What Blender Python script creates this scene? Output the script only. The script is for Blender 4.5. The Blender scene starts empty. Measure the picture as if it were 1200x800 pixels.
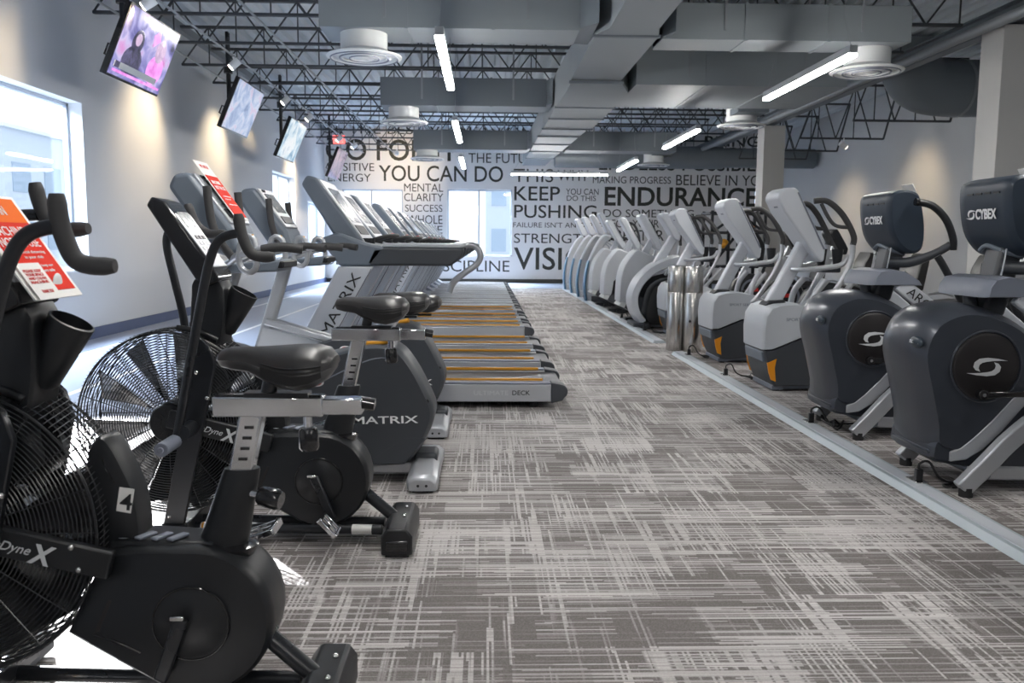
import bpy, bmesh, math, random
from mathutils import Vector, Matrix, Euler
random.seed(7)
SC = bpy.context.scene
COL = SC.collection
PI = math.pi

# ---------------------------------------------------------------- materials
def mat(name, color, rough=0.5, metal=0.0, coat=0.0, bump=0.0, bscale=200.0, var=0.0, vscale=6.0, spec=0.5, emit=None, estr=0.0):
    m = bpy.data.materials.new(name); m.use_nodes = True
    nt = m.node_tree; b = nt.nodes['Principled BSDF']
    b.inputs['Base Color'].default_value = (*color, 1)
    b.inputs['Roughness'].default_value = rough
    b.inputs['Metallic'].default_value = metal
    b.inputs['Coat Weight'].default_value = coat
    b.inputs['Specular IOR Level'].default_value = spec
    if emit:
        b.inputs['Emission Color'].default_value = (*emit, 1)
        b.inputs['Emission Strength'].default_value = estr
    tc = nt.nodes.new('ShaderNodeTexCoord')
    n = nt.nodes.new('ShaderNodeTexNoise'); n.inputs['Scale'].default_value = vscale; n.inputs['Detail'].default_value = 4
    nt.links.new(tc.outputs['Object'], n.inputs['Vector'])
    r = nt.nodes.new('ShaderNodeMapRange')
    r.inputs['To Min'].default_value = max(0.0, rough - 0.05); r.inputs['To Max'].default_value = min(1.0, rough + 0.06)
    nt.links.new(n.outputs['Fac'], r.inputs['Value']); nt.links.new(r.outputs['Result'], b.inputs['Roughness'])
    if var > 0:
        mx = nt.nodes.new('ShaderNodeMix'); mx.data_type = 'RGBA'
        mx.inputs[6].default_value = (*[c * (1 - var) for c in color], 1)
        mx.inputs[7].default_value = (*[min(1, c * (1 + var)) for c in color], 1)
        nt.links.new(n.outputs['Fac'], mx.inputs[0]); nt.links.new(mx.outputs[2], b.inputs['Base Color'])
    if bump > 0:
        n2 = nt.nodes.new('ShaderNodeTexNoise'); n2.inputs['Scale'].default_value = bscale
        nt.links.new(tc.outputs['Object'], n2.inputs['Vector'])
        bp = nt.nodes.new('ShaderNodeBump'); bp.inputs['Strength'].default_value = bump; bp.inputs['Distance'].default_value = 0.002
        nt.links.new(n2.outputs['Fac'], bp.inputs['Height']); nt.links.new(bp.outputs['Normal'], b.inputs['Normal'])
    return m

# ---------------------------------------------------------------- mesh builder
def catmull(pts, n=6, closed=False):
    P = [Vector(p) for p in pts]
    if len(P) < 3 or n < 2: return P
    out = []; N = len(P); rng = N if closed else N - 1
    for i in range(rng):
        if closed: p0, p1, p2, p3 = P[(i-1) % N], P[i], P[(i+1) % N], P[(i+2) % N]
        else: p0, p1, p2, p3 = P[max(i-1, 0)], P[i], P[i+1], P[min(i+2, N-1)]
        for k in range(n):
            t = k / n
            out.append(0.5 * ((2*p1) + (-p0+p2)*t + (2*p0-5*p1+4*p2-p3)*t*t + (-p0+3*p1-3*p2+p3)*t**3))
    if not closed: out.append(P[-1])
    return out

class MB:
    def __init__(s): s.v = []; s.f = []
    def add(s, verts, faces):
        o = len(s.v); s.v += [tuple(v) for v in verts]; s.f += [tuple(i + o for i in f) for f in faces]; return s
    def box(s, c, d, rot=None, taper=1.0):
        x, y, z = [k / 2 for k in d]; t = taper
        V = [Vector(p) for p in [(-x,-y,-z),(x,-y,-z),(x,y,-z),(-x,y,-z),(-x*t,-y*t,z),(x*t,-y*t,z),(x*t,y*t,z),(-x*t,y*t,z)]]
        if rot is not None:
            R = Euler(rot).to_matrix() if not isinstance(rot, Matrix) else rot
            V = [R @ v for v in V]
        V = [v + Vector(c) for v in V]
        return s.add(V, [(0,3,2,1),(4,5,6,7),(0,1,5,4),(1,2,6,5),(2,3,7,6),(3,0,4,7)])
    def bar(s, a, b, w, h, up=(0,0,1)):
        a = Vector(a); b = Vector(b); d = (b - a).normalized(); up = Vector(up)
        x = d.cross(up)
        if x.length < 1e-4: x = d.cross(Vector((1,0,0)))
        x.normalize(); z = x.cross(d)
        V = []
        for p in (a, b):
            for sx, sz in ((-1,-1),(1,-1),(1,1),(-1,1)): V.append(p + x*sx*w/2 + z*sz*h/2)
        return s.add(V, [(3,2,1,0),(4,5,6,7),(0,1,5,4),(1,2,6,5),(2,3,7,6),(3,0,4,7)])
    def tube(s, pts, r, seg=10, n=5, closed=False, sx=1.0, cap=True):
        P = catmull(pts, n, closed) if n > 1 else [Vector(p) for p in pts]
        N = len(P); rr = r if isinstance(r, (list, tuple)) else None
        T = []
        for i in range(N):
            if closed: t = P[(i+1) % N] - P[i-1]
            else: t = P[min(i+1, N-1)] - P[max(i-1, 0)]
            T.append(t.normalized())
        u = T[0].cross(Vector((0,0,1)))
        if u.length < 1e-3: u = T[0].cross(Vector((0,1,0)))
        u.normalize(); V = []
        for i in range(N):
            u = (u - T[i] * u.dot(T[i])).normalized(); w = T[i].cross(u)
            if rr: k = i / (N-1) * (len(rr)-1); a = int(min(k, len(rr)-2)); R = rr[a] + (rr[a+1]-rr[a]) * (k-a)
            else: R = r
            for j in range(seg):
                an = 2*PI*j/seg; V.append(P[i] + u*math.cos(an)*R*sx + w*math.sin(an)*R)
        F = []
        for i in range(N if closed else N-1):
            for j in range(seg):
                a = i*seg+j; b = i*seg+(j+1) % seg; c = ((i+1) % N)*seg+(j+1) % seg; d = ((i+1) % N)*seg+j
                F.append((a,b,c,d))
        if cap and not closed: F.append(tuple(range(seg-1,-1,-1))); F.append(tuple((N-1)*seg+j for j in range(seg)))
        return s.add(V, F)
    def cyl(s, a, b, r, seg=20, r2=None):
        return s.tube([a, b], [r, r if r2 is None else r2], seg=seg, n=1)
    def lathe(s, prof, origin=(0,0,0), axis='z', seg=32, a0=0.0, a1=2*PI):
        full = abs(a1-a0-2*PI) < 1e-6; n = seg if full else seg+1; V = []; F = []
        for i in range(n):
            an = a0 + (a1-a0)*i/seg; c, q = math.cos(an), math.sin(an)
            for r, h in prof:
                p = {'z': (r*c, r*q, h), 'y': (r*c, h, r*q), 'x': (h, r*c, r*q)}[axis]
                V.append(Vector(p) + Vector(origin))
        m = len(prof)
        for i in range(seg):
            j = (i+1) % n
            for k in range(m-1): F.append((i*m+k, j*m+k, j*m+k+1, i*m+k+1))
        return s.add(V, F)
    def lathe_dir(s, prof, o, d, seg=28):
        d = Vector(d).normalized(); u = d.cross(Vector((0,1,0))).normalized(); w = d.cross(u); o = Vector(o); m = len(prof); V = []; F = []
        for i in range(seg):
            a = 2*PI*i/seg
            for r, h in prof: V.append(o + d*h + u*(r*math.cos(a)) + w*(r*math.sin(a)))
        for i in range(seg):
            j = (i+1) % seg
            for k in range(m-1): F.append((i*m+k, j*m+k, j*m+k+1, i*m+k+1))
        return s.add(V, F)
    def prism(s, prof, y0, y1, taper=1.0):
        """closed (x,z) outline extruded along y"""
        n = len(prof); cx = sum(p[0] for p in prof)/n; cz = sum(p[1] for p in prof)/n
        V = [(p[0], y0, p[1]) for p in prof] + [(cx+(p[0]-cx)*taper, y1, cz+(p[1]-cz)*taper) for p in prof]
        F = [tuple(range(n)), tuple(range(2*n-1, n-1, -1))] + [(i, i+n, (i+1) % n+n, (i+1) % n) for i in range(n)]
        return s.add(V, F)
    def loft(s, rings, closed_ends=True):
        n = len(rings[0]); V = [p for r in rings for p in r]; F = []
        for i in range(len(rings)-1):
            for j in range(n): F.append((i*n+j, i*n+(j+1) % n, (i+1)*n+(j+1) % n, (i+1)*n+j))
        if closed_ends: F.append(tuple(range(n-1,-1,-1))); F.append(tuple((len(rings)-1)*n+j for j in range(n)))
        return s.add(V, F)
    def puff(s, prof, hw, k=(1.0, 0.94, 0.8), ks=(0.78, 0.94, 1.0), cy=0.0):
        """soft shell: outline (x,z) lofted across y from -hw to hw, shrinking towards the two side faces"""
        n = len(prof); cx = sum(p[0] for p in prof)/n; cz = sum(p[1] for p in prof)/n
        st = [(-ks[2], k[2]), (-ks[1], k[1]), (-ks[0], k[0]), (ks[0], k[0]), (ks[1], k[1]), (ks[2], k[2])]
        return s.loft([[(cx+(p[0]-cx)*q, cy+hw*t, cz+(p[1]-cz)*q) for p in prof] for t, q in st])
    def ball(s, c, r, seg=16, rings=10, sc=(1,1,1)):
        V = []; F = []
        for i in range(rings+1):
            th = PI*i/rings
            for j in range(seg):
                ph = 2*PI*j/seg
                V.append((c[0]+r*sc[0]*math.sin(th)*math.cos(ph), c[1]+r*sc[1]*math.sin(th)*math.sin(ph), c[2]+r*sc[2]*math.cos(th)))
        for i in range(rings):
            for j in range(seg): F.append((i*seg+j, (i+1)*seg+j, (i+1)*seg+(j+1) % seg, i*seg+(j+1) % seg))
        return s.add(V, F)
    def mesh(s, name, sharp=38):
        me = bpy.data.meshes.new(name); me.from_pydata(s.v, [], s.f)
        bm = bmesh.new(); bm.from_mesh(me)
        bmesh.ops.remove_doubles(bm, verts=bm.verts, dist=1e-5)
        bmesh.ops.recalc_face_normals(bm, faces=bm.faces)
        bm.to_mesh(me); bm.free()
        me.shade_smooth(); me.set_sharp_from_angle(angle=math.radians(sharp))
        return me

def tag(o, label=None, cat=None, group=None, kind=None):
    if label: o['label'] = label
    if cat: o['category'] = cat
    if group: o['group'] = group
    if kind: o['kind'] = kind
    return o

def part(name, mb, m, parent=None, bevel=0.0, seg=2, label=None, loc=None, rot=None, sharp=38):
    me = mb if isinstance(mb, bpy.types.Mesh) else mb.mesh(name, sharp)
    o = bpy.data.objects.new(name, me); COL.objects.link(o)
    me.materials.clear(); me.materials.append(m)
    if parent is not None: o.parent = parent
    if loc is not None: o.location = loc
    if rot is not None: o.rotation_euler = rot
    if bevel > 0:
        b = o.modifiers.new('bevel', 'BEVEL'); b.width = bevel; b.segments = seg; b.limit_method = 'ANGLE'; b.angle_limit = math.radians(38)
        b.harden_normals = False
    if label: o['label'] = label
    return o

def thing(name, label, cat, loc=(0,0,0), rotz=0.0, group=None):
    o = bpy.data.objects.new(name, None); COL.objects.link(o); o.empty_display_size = 0.1
    o.location = loc; o.rotation_euler = (0, 0, rotz)
    return tag(o, label, cat, group)

def struct(name, mb, m, bevel=0.0, parent=None):
    o = part(name, mb, m, parent, bevel)
    if parent is None: o['kind'] = 'structure'
    return o

def copy_tree(o, parent=None):
    c = o.copy(); COL.objects.link(c)
    if parent is not None: c.parent = parent
    for ch in list(o.children): copy_tree(ch, c)
    return c

def dup(root, loc, label=None, group=None, rotz=None):
    c = copy_tree(root); c.location = loc
    if label: c['label'] = label
    if group: c['group'] = group
    if rotz is not None: c.rotation_euler = (0, 0, rotz)
    return c

def text_mesh(s, w=None, h=1.0, shear=0.0, weight=0.0, depth=0.001):
    """text as a mesh in the xy plane, lower left at the origin, cap height h, width w"""
    cu = bpy.data.curves.new('lettering', 'FONT'); cu.body = s; cu.size = 1.0; cu.shear = shear
    cu.offset = weight; cu.extrude = depth; cu.resolution_u = 4
    o = bpy.data.objects.new('lettering', cu); COL.objects.link(o)
    bpy.context.view_layer.update()
    me = bpy.data.meshes.new_from_object(o.evaluated_get(bpy.context.evaluated_depsgraph_get()))
    bpy.data.objects.remove(o); bpy.data.curves.remove(cu)
    xs = [v.co.x for v in me.vertices]; ys = [v.co.y for v in me.vertices]
    sy = h / (max(ys)-min(ys)); sx = sy if w is None else w / (max(xs)-min(xs)); x0 = min(xs); y0 = min(ys)
    for v in me.vertices: v.co.x = (v.co.x-x0)*sx; v.co.y = (v.co.y-y0)*sy
    return me

def lettering(s, m, parent, origin, xdir, ydir, w=None, h=0.1, shear=0.0, weight=0.0, name='lettering', depth=0.001):
    me = text_mesh(s, w, h, shear, weight, depth)
    x = Vector(xdir).normalized(); y = Vector(ydir).normalized(); z = x.cross(y).normalized(); y = z.cross(x)
    M = Matrix(((x.x,y.x,z.x,origin[0]),(x.y,y.y,z.y,origin[1]),(x.z,y.z,z.z,origin[2]),(0,0,0,1)))
    me.transform(M)
    return part(name, me, m, parent)

def arc(cx, cz, r, a0, a1, n):
    return [(cx + r*math.cos(math.radians(a0+(a1-a0)*i/n)), cz + r*math.sin(math.radians(a0+(a1-a0)*i/n))) for i in range(n+1)]

def smooth2(prof, n=4, closed=True):
    return [(p.x, p.z) for p in catmull([(a, 0, b) for a, b in prof], n, closed)]
# ---------------------------------------------------------------- palette
M = {}
M['black'] = mat('black plastic', (0.012,0.0135,0.016), 0.36, bump=0.05, bscale=600)
M['blackgloss'] = mat('gloss black plastic', (0.012,0.012,0.014), 0.16, coat=0.5)
M['blackmetal'] = mat('black painted steel', (0.014,0.016,0.020), 0.28, spec=0.6)
M['rubber'] = mat('black rubber', (0.020,0.020,0.022), 0.7, bump=0.25, bscale=900)
M['foam'] = mat('grip foam', (0.045,0.045,0.047), 0.62, bump=0.3, bscale=700)
M['chrome'] = mat('polished chrome', (0.80,0.81,0.83), 0.09, 1.0)
M['steel'] = mat('brushed stainless', (0.62,0.61,0.59), 0.24, 1.0, bump=0.05, bscale=300)
M['silver'] = mat('silver paint', (0.50,0.52,0.55), 0.36, 0.55)
M['silverlight'] = mat('pale silver plastic', (0.58,0.61,0.66), 0.38, 0.15)
M['shellgrey'] = mat('pale grey plastic', (0.50,0.53,0.57), 0.42)
M['midgrey'] = mat('mid grey plastic', (0.19,0.21,0.26), 0.42)
M['bluegrey'] = mat('blue grey plastic', (0.15,0.18,0.22), 0.4)
M['charcoal'] = mat('charcoal plastic', (0.050,0.056,0.066), 0.42, bump=0.05, bscale=500)
M['arcshell'] = mat('gunmetal shell', (0.055,0.063,0.080), 0.32, 0.35, coat=0.15)
M['arcback'] = mat('navy grey console back', (0.020,0.032,0.050), 0.40, 0.1)
M['discblack'] = mat('dark disc', (0.014,0.012,0.013), 0.45)
M['orange'] = mat('orange trim', (0.80,0.30,0.01), 0.4)
M['amber'] = mat('amber rail strip', (0.70,0.33,0.03), 0.4)
M['red'] = mat('red print', (0.62,0.035,0.03), 0.5)
M['paperred'] = mat('red printed sheet', (0.70,0.022,0.006), 0.6, var=0.03, spec=0.15)
M['paperorange'] = mat('orange printed sheet', (0.80,0.14,0.003), 0.6, spec=0.15)
M['paper'] = mat('white sheet', (0.82,0.81,0.79), 0.5)
M['white'] = mat('white print', (0.85,0.86,0.87), 0.5)
M['whiteprint'] = mat('pale grey print', (0.62,0.64,0.66), 0.5)
M['darkprint'] = mat('dark print', (0.02,0.022,0.025), 0.5)
M['belt'] = mat('running belt', (0.055,0.058,0.064), 0.36, bump=0.08, bscale=500)
M['belttread'] = M['belt']
M['display'] = mat('dark display glass', (0.03,0.035,0.04), 0.12, coat=0.6)
M['displaylit'] = mat('lit console display', (0.14,0.15,0.16), 0.2, coat=0.4, var=0.6, vscale=14)
M['blueside'] = mat('steel blue side panel', (0.10,0.24,0.40), 0.35, 0.3)
M['vinyl'] = mat('dark wall lettering', (0.030,0.031,0.024), 0.6)
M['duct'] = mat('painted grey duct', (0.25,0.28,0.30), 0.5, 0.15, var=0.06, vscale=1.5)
M['ductdark'] = mat('shaded grey duct', (0.155,0.18,0.205), 0.5, 0.15, var=0.06, vscale=1.5)  # darker copy of the duct grey, with shade put into the colour
M['truss'] = mat('dark roof steel', (0.045,0.052,0.058), 0.55)
M['trusslight'] = mat('grey conduit', (0.26,0.28,0.30), 0.45, 0.3)
M['diffwhite'] = mat('white diffuser paint', (0.72,0.74,0.74), 0.5)
M['frame'] = mat('window frame', (0.42,0.47,0.54), 0.4, 0.3)
M['reveal'] = mat('white window reveal', (0.80,0.82,0.85), 0.6)
M['lamp'] = mat('lit diffuser', (1,1,1), 0.5, emit=(1.0,0.97,0.93), estr=48.0)
M['bulb'] = mat('lit spot lens', (1,1,1), 0.4, emit=(1.0,0.9,0.72), estr=14.0)
M['exitred'] = mat('exit sign face', (0.7,0.05,0.05), 0.4, emit=(1.0,0.14,0.12), estr=1.4)
M['raceway'] = mat('pale grey floor channel', (0.42,0.48,0.52), 0.42, 0.2)
M['column'] = mat('painted column', (0.52,0.52,0.51), 0.7, var=0.03, vscale=2)
M['basedark'] = mat('blue grey cove base', (0.075,0.10,0.19), 0.5)
M['base2'] = mat('dark cove base', (0.06,0.06,0.055), 0.6)
M['poster'] = mat('blue poster print', (0.20,0.27,0.52), 0.4, var=0.45, vscale=9)
M['saddle'] = mat('saddle vinyl', (0.036,0.035,0.036), 0.34, bump=0.1, bscale=400)
M['saddlemesh'] = mat('perforated saddle fabric', (0.018,0.018,0.019), 0.6, bump=0.9, bscale=900)
M['wirecage'] = mat('black wire', (0.020,0.022,0.026), 0.28, spec=0.7)
M['cable'] = mat('black cable', (0.012,0.012,0.013), 0.5)
M['bolt'] = mat('zinc bolt', (0.75,0.75,0.74), 0.2, 1.0)
M['glasscup'] = mat('dark logo badge', (0.030,0.045,0.060), 0.30, 0.1)

def nn(nt, t, **k):
    n = nt.nodes.new(t)
    for a, b in k.items(): setattr(n, a, b)
    return n

def math_node(nt, op, a, b=None, clamp=False):
    n = nt.nodes.new('ShaderNodeMath'); n.operation = op; n.use_clamp = clamp
    for i, x in enumerate((a, b)):
        if x is None: continue
        if isinstance(x, (int, float)): n.inputs[i].default_value = x
        else: nt.links.new(x, n.inputs[i])
    return n.outputs[0]

def carpet():
    m = bpy.data.materials.new('hatched carpet tile'); m.use_nodes = True
    nt = m.node_tree; b = nt.nodes['Principled BSDF']
    tc = nt.nodes.new('ShaderNodeTexCoord'); sep = nt.nodes.new('ShaderNodeSeparateXYZ')
    nt.links.new(tc.outputs['Object'], sep.inputs[0]); X, Y = sep.outputs[0], sep.outputs[1]
    def vec(x, y, z=0.0):
        c = nt.nodes.new('ShaderNodeCombineXYZ')
        for i, q in enumerate((x, y, z)):
            if isinstance(q, (int, float)): c.inputs[i].default_value = q
            else: nt.links.new(q, c.inputs[i])
        return c.outputs[0]
    def noise(v, sc=1.0, det=0.0):
        n = nt.nodes.new('ShaderNodeTexNoise'); n.inputs['Scale'].default_value = sc; n.inputs['Detail'].default_value = det
        nt.links.new(v, n.inputs['Vector']); return n.outputs['Fac']
    def white(v):
        n = nt.nodes.new('ShaderNodeTexWhiteNoise'); n.noise_dimensions = '3D'; nt.links.new(v, n.inputs['Vector']); return n.outputs['Value']
    mul = lambda a, k: math_node(nt, 'MULTIPLY', a, k)
    fl = lambda a: math_node(nt, 'FLOOR', a)
    ramp = lambda a, lo, hi: math_node(nt, 'DIVIDE', math_node(nt, 'SUBTRACT', a, lo), hi-lo, True)
    # blocks of the tile pattern: random rectangles that favour one or the other direction
    def blocks(bw, bh, seed):
        row = fl(mul(Y, 1.0/bh)); off = mul(white(vec(row, seed)), 7.3)
        return white(vec(fl(math_node(nt, 'ADD', mul(X, 1.0/bw), off)), row, seed))
    b1 = blocks(0.25, 0.155, 1.0); b2 = blocks(0.42, 0.27, 5.0); b3 = blocks(0.19, 0.40, 9.0)
    big = ramp(noise(vec(mul(X, 1.1), mul(Y, 1.1)), 1.0, 1.0), 0.35, 0.65)
    # single strands: every row / column of yarn takes its own tone over short random lengths
    row = fl(mul(Y, 150.0)); col = fl(mul(X, 135.0))
    hseg = fl(math_node(nt, 'ADD', mul(X, 1.7), mul(white(vec(row, 3.0)), 9.0)))
    vseg = fl(math_node(nt, 'ADD', mul(Y, 2.9), mul(white(vec(col, 4.0)), 9.0)))
    hw_ = white(vec(row, hseg, 1.0)); vw_ = white(vec(col, vseg, 2.0)); rw = white(vec(row, 7.0))
    bun = ramp(noise(vec(mul(X, 17.0), mul(Y, 1.2)), 1.0, 0.0), 0.36, 0.60)
    ph_ = math_node(nt, 'ADD', math_node(nt, 'ADD', mul(b1, 0.42), mul(b2, 0.50)), -0.06)
    pv_ = math_node(nt, 'SUBTRACT', math_node(nt, 'ADD', math_node(nt, 'ADD', mul(b3, 0.75), mul(b2, 0.35)), mul(bun, 0.45)), 0.56)
    h = ramp(math_node(nt, 'SUBTRACT', ph_, hw_), -0.14, 0.22)
    v = ramp(math_node(nt, 'SUBTRACT', pv_, vw_), -0.10, 0.16)
    h = math_node(nt, 'MULTIPLY', h, math_node(nt, 'ADD', mul(rw, 0.45), 0.50))
    v = math_node(nt, 'MULTIPLY', v, math_node(nt, 'ADD', mul(rw, 0.45), 0.42))
    f = math_node(nt, 'MAXIMUM', h, v)
    f = math_node(nt, 'MULTIPLY', f, math_node(nt, 'ADD', mul(big, 0.22), 0.86))
    speck = white(vec(fl(mul(X, 260.0)), fl(mul(Y, 200.0)), 6.0))
    grain = noise(vec(X, Y), 300.0, 2.0)
    f = math_node(nt, 'ADD', mul(f, 0.90), math_node(nt, 'ADD', math_node(nt, 'MULTIPLY', math_node(nt, 'SUBTRACT', grain, 0.5), 0.35), math_node(nt, 'MULTIPLY', speck, 0.10)), True)
    mx = nt.nodes.new('ShaderNodeMix'); mx.data_type = 'RGBA'
    mx.inputs[6].default_value = (0.118,0.103,0.097,1); mx.inputs[7].default_value = (0.66,0.635,0.625,1)
    nt.links.new(f, mx.inputs[0]); nt.links.new(mx.outputs[2], b.inputs['Base Color'])
    b.inputs['Roughness'].default_value = 0.7; b.inputs['Specular IOR Level'].default_value = 0.4
    bp = nt.nodes.new('ShaderNodeBump'); bp.inputs['Strength'].default_value = 0.4; bp.inputs['Distance'].default_value = 0.004
    nt.links.new(f, bp.inputs['Height']); nt.links.new(bp.outputs['Normal'], b.inputs['Normal'])
    return m
M['carpet'] = carpet()

def wallpaint(name, c, warm=0.02):
    return mat(name, c, 0.75, bump=0.06, bscale=120, var=warm, vscale=0.8)
M['wallgrey'] = wallpaint('grey wall paint', (0.58,0.60,0.63))
M['wallwhite'] = wallpaint('white wall paint', (0.74,0.73,0.72))
M['track'] = mat('blue grey running track', (0.30,0.34,0.43), 0.42, bump=0.15, bscale=250, var=0.05, vscale=30)
M['lane'] = mat('white lane paint', (0.80,0.81,0.82), 0.5)

def deckmat():
    return mat('galvanised roof deck', (0.62,0.67,0.71), 0.6, 0.0, var=0.12, vscale=0.6)
M['deck'] = deckmat()

def beltmat(): pass

def screen(name, cols, scale, strength, seed):
    m = bpy.data.materials.new(name); m.use_nodes = True; nt = m.node_tree; b = nt.nodes['Principled BSDF']
    tc = nt.nodes.new('ShaderNodeTexCoord'); mp = nt.nodes.new('ShaderNodeMapping'); mp.inputs['Location'].default_value = (seed, seed*2, seed)
    nt.links.new(tc.outputs['Object'], mp.inputs['Vector'])
    n = nt.nodes.new('ShaderNodeTexNoise'); n.inputs['Scale'].default_value = scale; n.inputs['Detail'].default_value = 3; n.inputs['Distortion'].default_value = 0.8
    nt.links.new(mp.outputs[0], n.inputs['Vector'])
    cr = nt.nodes.new('ShaderNodeValToRGB'); e = cr.color_ramp.elements
    while len(e) < len(cols): e.new(0.5)
    for i, (p, c) in enumerate(cols): e[i].position = p; e[i].color = (*c, 1)
    nt.links.new(n.outputs['Fac'], cr.inputs['Fac'])
    nt.links.new(cr.outputs['Color'], b.inputs['Emission Color']); b.inputs['Emission Strength'].default_value = strength
    b.inputs['Base Color'].default_value = (0.02,0.02,0.025,1); b.inputs['Roughness'].default_value = 0.12
    return m
M['tv_a'] = screen('studio broadcast picture', [(0.30,(0.02,0.02,0.06)),(0.42,(0.16,0.15,0.42)),(0.52,(0.36,0.34,0.70)),(0.60,(0.62,0.55,0.85)),(0.72,(0.75,0.20,0.60))], 3.2, 0.58, 3.0)
M['tv_b'] = screen('pale blue broadcast picture', [(0.30,(0.20,0.28,0.50)),(0.45,(0.48,0.58,0.85)),(0.56,(0.75,0.80,0.98)),(0.66,(0.85,0.60,0.80)),(0.8,(0.9,0.95,1))], 3.4, 0.38, 8.0)
M['tv_c'] = screen('bright sky broadcast picture', [(0.30,(0.10,0.28,0.45)),(0.44,(0.40,0.62,0.80)),(0.52,(0.80,0.92,0.98)),(0.62,(0.95,0.98,1)),(0.75,(0.30,0.50,0.68))], 3.0, 0.46, 15.0)
M['tv_d'] = screen('mauve broadcast picture', [(0.30,(0.06,0.06,0.15)),(0.45,(0.30,0.26,0.50)),(0.56,(0.55,0.45,0.75)),(0.66,(0.75,0.35,0.65)),(0.8,(0.8,0.8,0.9))], 3.6, 0.24, 21.0)

def glass():
    m = bpy.data.materials.new('window glass'); m.use_nodes = True; nt = m.node_tree
    for n in list(nt.nodes): nt.nodes.remove(n)
    out = nt.nodes.new('ShaderNodeOutputMaterial'); t = nt.nodes.new('ShaderNodeBsdfTransparent'); g = nt.nodes.new('ShaderNodeBsdfGlossy')
    t.inputs[0].default_value = (0.95,0.97,1,1); g.inputs['Roughness'].default_value = 0.03
    lw = nt.nodes.new('ShaderNodeLayerWeight'); pw = math_node(nt, 'POWER', lw.outputs['Facing'], 5.0); fc = math_node(nt, 'ADD', math_node(nt, 'MULTIPLY', pw, 0.6), 0.03)
    mx = nt.nodes.new('ShaderNodeMixShader')
    nt.links.new(fc, mx.inputs[0]); nt.links.new(t.outputs[0], mx.inputs[1]); nt.links.new(g.outputs[0], mx.inputs[2]); nt.links.new(mx.outputs[0], out.inputs[0])
    return m
M['glass'] = glass()
M['brick'] = mat('pale facade', (0.62,0.66,0.72), 0.8, var=0.05)
M['facadewin'] = mat('facade glazing', (0.35,0.43,0.52), 0.3)
M['pavement'] = mat('outdoor paving', (0.55,0.56,0.57), 0.9, var=0.05)
# ---------------------------------------------------------------- the room
XL, XR, YF, YB, ZC = -4.8, 9.0, 26.0, -6.0, 4.55

def wall_panels(a0, a1, z0, z1, openings):
    """rectangles (a,z) left of a wall after cutting openings [(a0,a1,z0,z1)]"""
    out = []; cur = a0
    for o in sorted(openings):
        if o[0] > cur: out.append((cur, o[0], z0, z1))
        if o[2] > z0: out.append((o[0], o[1], z0, o[2]))
        if o[3] < z1: out.append((o[0], o[1], o[3], z1))
        cur = o[1]
    if cur < a1: out.append((cur, a1, z0, z1))
    return out

W1 = (7.25, 10.55, 0.83, 2.82); W2 = (19.67, 21.95, 0.83, 2.80); W3 = (23.5, 25.55, 0.83, 2.30)
F1 = (-4.30, -2.48, 0.80, 2.78); F2 = (-1.15, 0.80, 0.80, 2.80); F3 = (8.15, 8.97, 0.35, 2.90)
mb = MB()
for a, b, c, d in wall_panels(YB, YF+0.22, 0, ZC+0.35, [W1, W2, W3]): mb.box((XL-0.11, (a+b)/2, (c+d)/2), (0.22, b-a, d-c))
wall_left = struct('wall_left', mb, M['wallgrey'])
mb = MB()
for a, b, c, d in wall_panels(XL-0.22, XR, 0, ZC+0.35, [F1, F2, F3]): mb.box(((a+b)/2, YF+0.11, (c+d)/2), (b-a, 0.22, d-c))
wall_far = struct('wall_far', mb, M['wallwhite'])
struct('wall_right', MB().box((XR+0.11, (YB+YF)/2, (ZC+0.35)/2), (0.22, YF-YB+0.44, ZC+0.35)), M['wallgrey'])
struct('wall_back', MB().box(((XL+XR)/2, YB-0.11, (ZC+0.35)/2), (XR-XL, 0.22, ZC+0.35)), M['wallgrey'])
struct('floor', MB().box(((XL+XR)/2, (YB+YF)/2, -0.1), (XR-XL+0.4, YF-YB+0.4, 0.2)), M['carpet'])
# rubber running track along the left and far walls
tr = MB().box(((XL-2.15)/2, (YB+YF)/2, 0.002), (-2.15-XL, YF-YB, 0.004)).box(((-2.15+XR)/2, (22.9+YF)/2, 0.002), (XR+2.15, YF-22.9, 0.004))
track = struct('floor', tr, M['track'])
def lane(x, y, rad):
    pts = [(x, YB+0.05)] + [(x, YB+0.05+(y-rad-YB)*k/6) for k in range(1, 7)] + [(x+rad-rad*math.cos(a), y-rad+rad*math.sin(a)) for a in [PI/2*k/10 for k in range(1, 11)]] + [(XR-0.05, y)]
    m = MB(); w = 0.032
    L, R = [], []
    for i, p in enumerate(pts):
        q0, q1 = pts[max(i-1, 0)], pts[min(i+1, len(pts)-1)]
        d = Vector((q1[0]-q0[0], q1[1]-q0[1])).normalized(); n = Vector((-d.y, d.x))
        L.append((p[0]+n.x*w, p[1]+n.y*w, 0.0055)); R.append((p[0]-n.x*w, p[1]-n.y*w, 0.0055))
    k = len(pts)
    m.add(L+R, [(i, i+1, i+1+k, i+k) for i in range(k-1)])
    part('lane_line', m, M['lane'], track)
lane(-4.26, 25.45, 1.2); lane(-3.25, 24.3, 1.0); lane(-2.18, 22.95, 0.4)
struct('baseboard_left', MB().box((XL+0.008, (YB+YF)/2, 0.07), (0.016, YF-YB, 0.14)), M['basedark'])
struct('baseboard_far', MB().box(((XL+XR)/2, YF-0.008, 0.06), (XR-XL, 0.016, 0.12)), M['base2'])
struct('baseboard_right', MB().box((XR-0.008, (YB+YF)/2, 0.06), (0.016, YF-YB, 0.12)), M['base2'])

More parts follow.
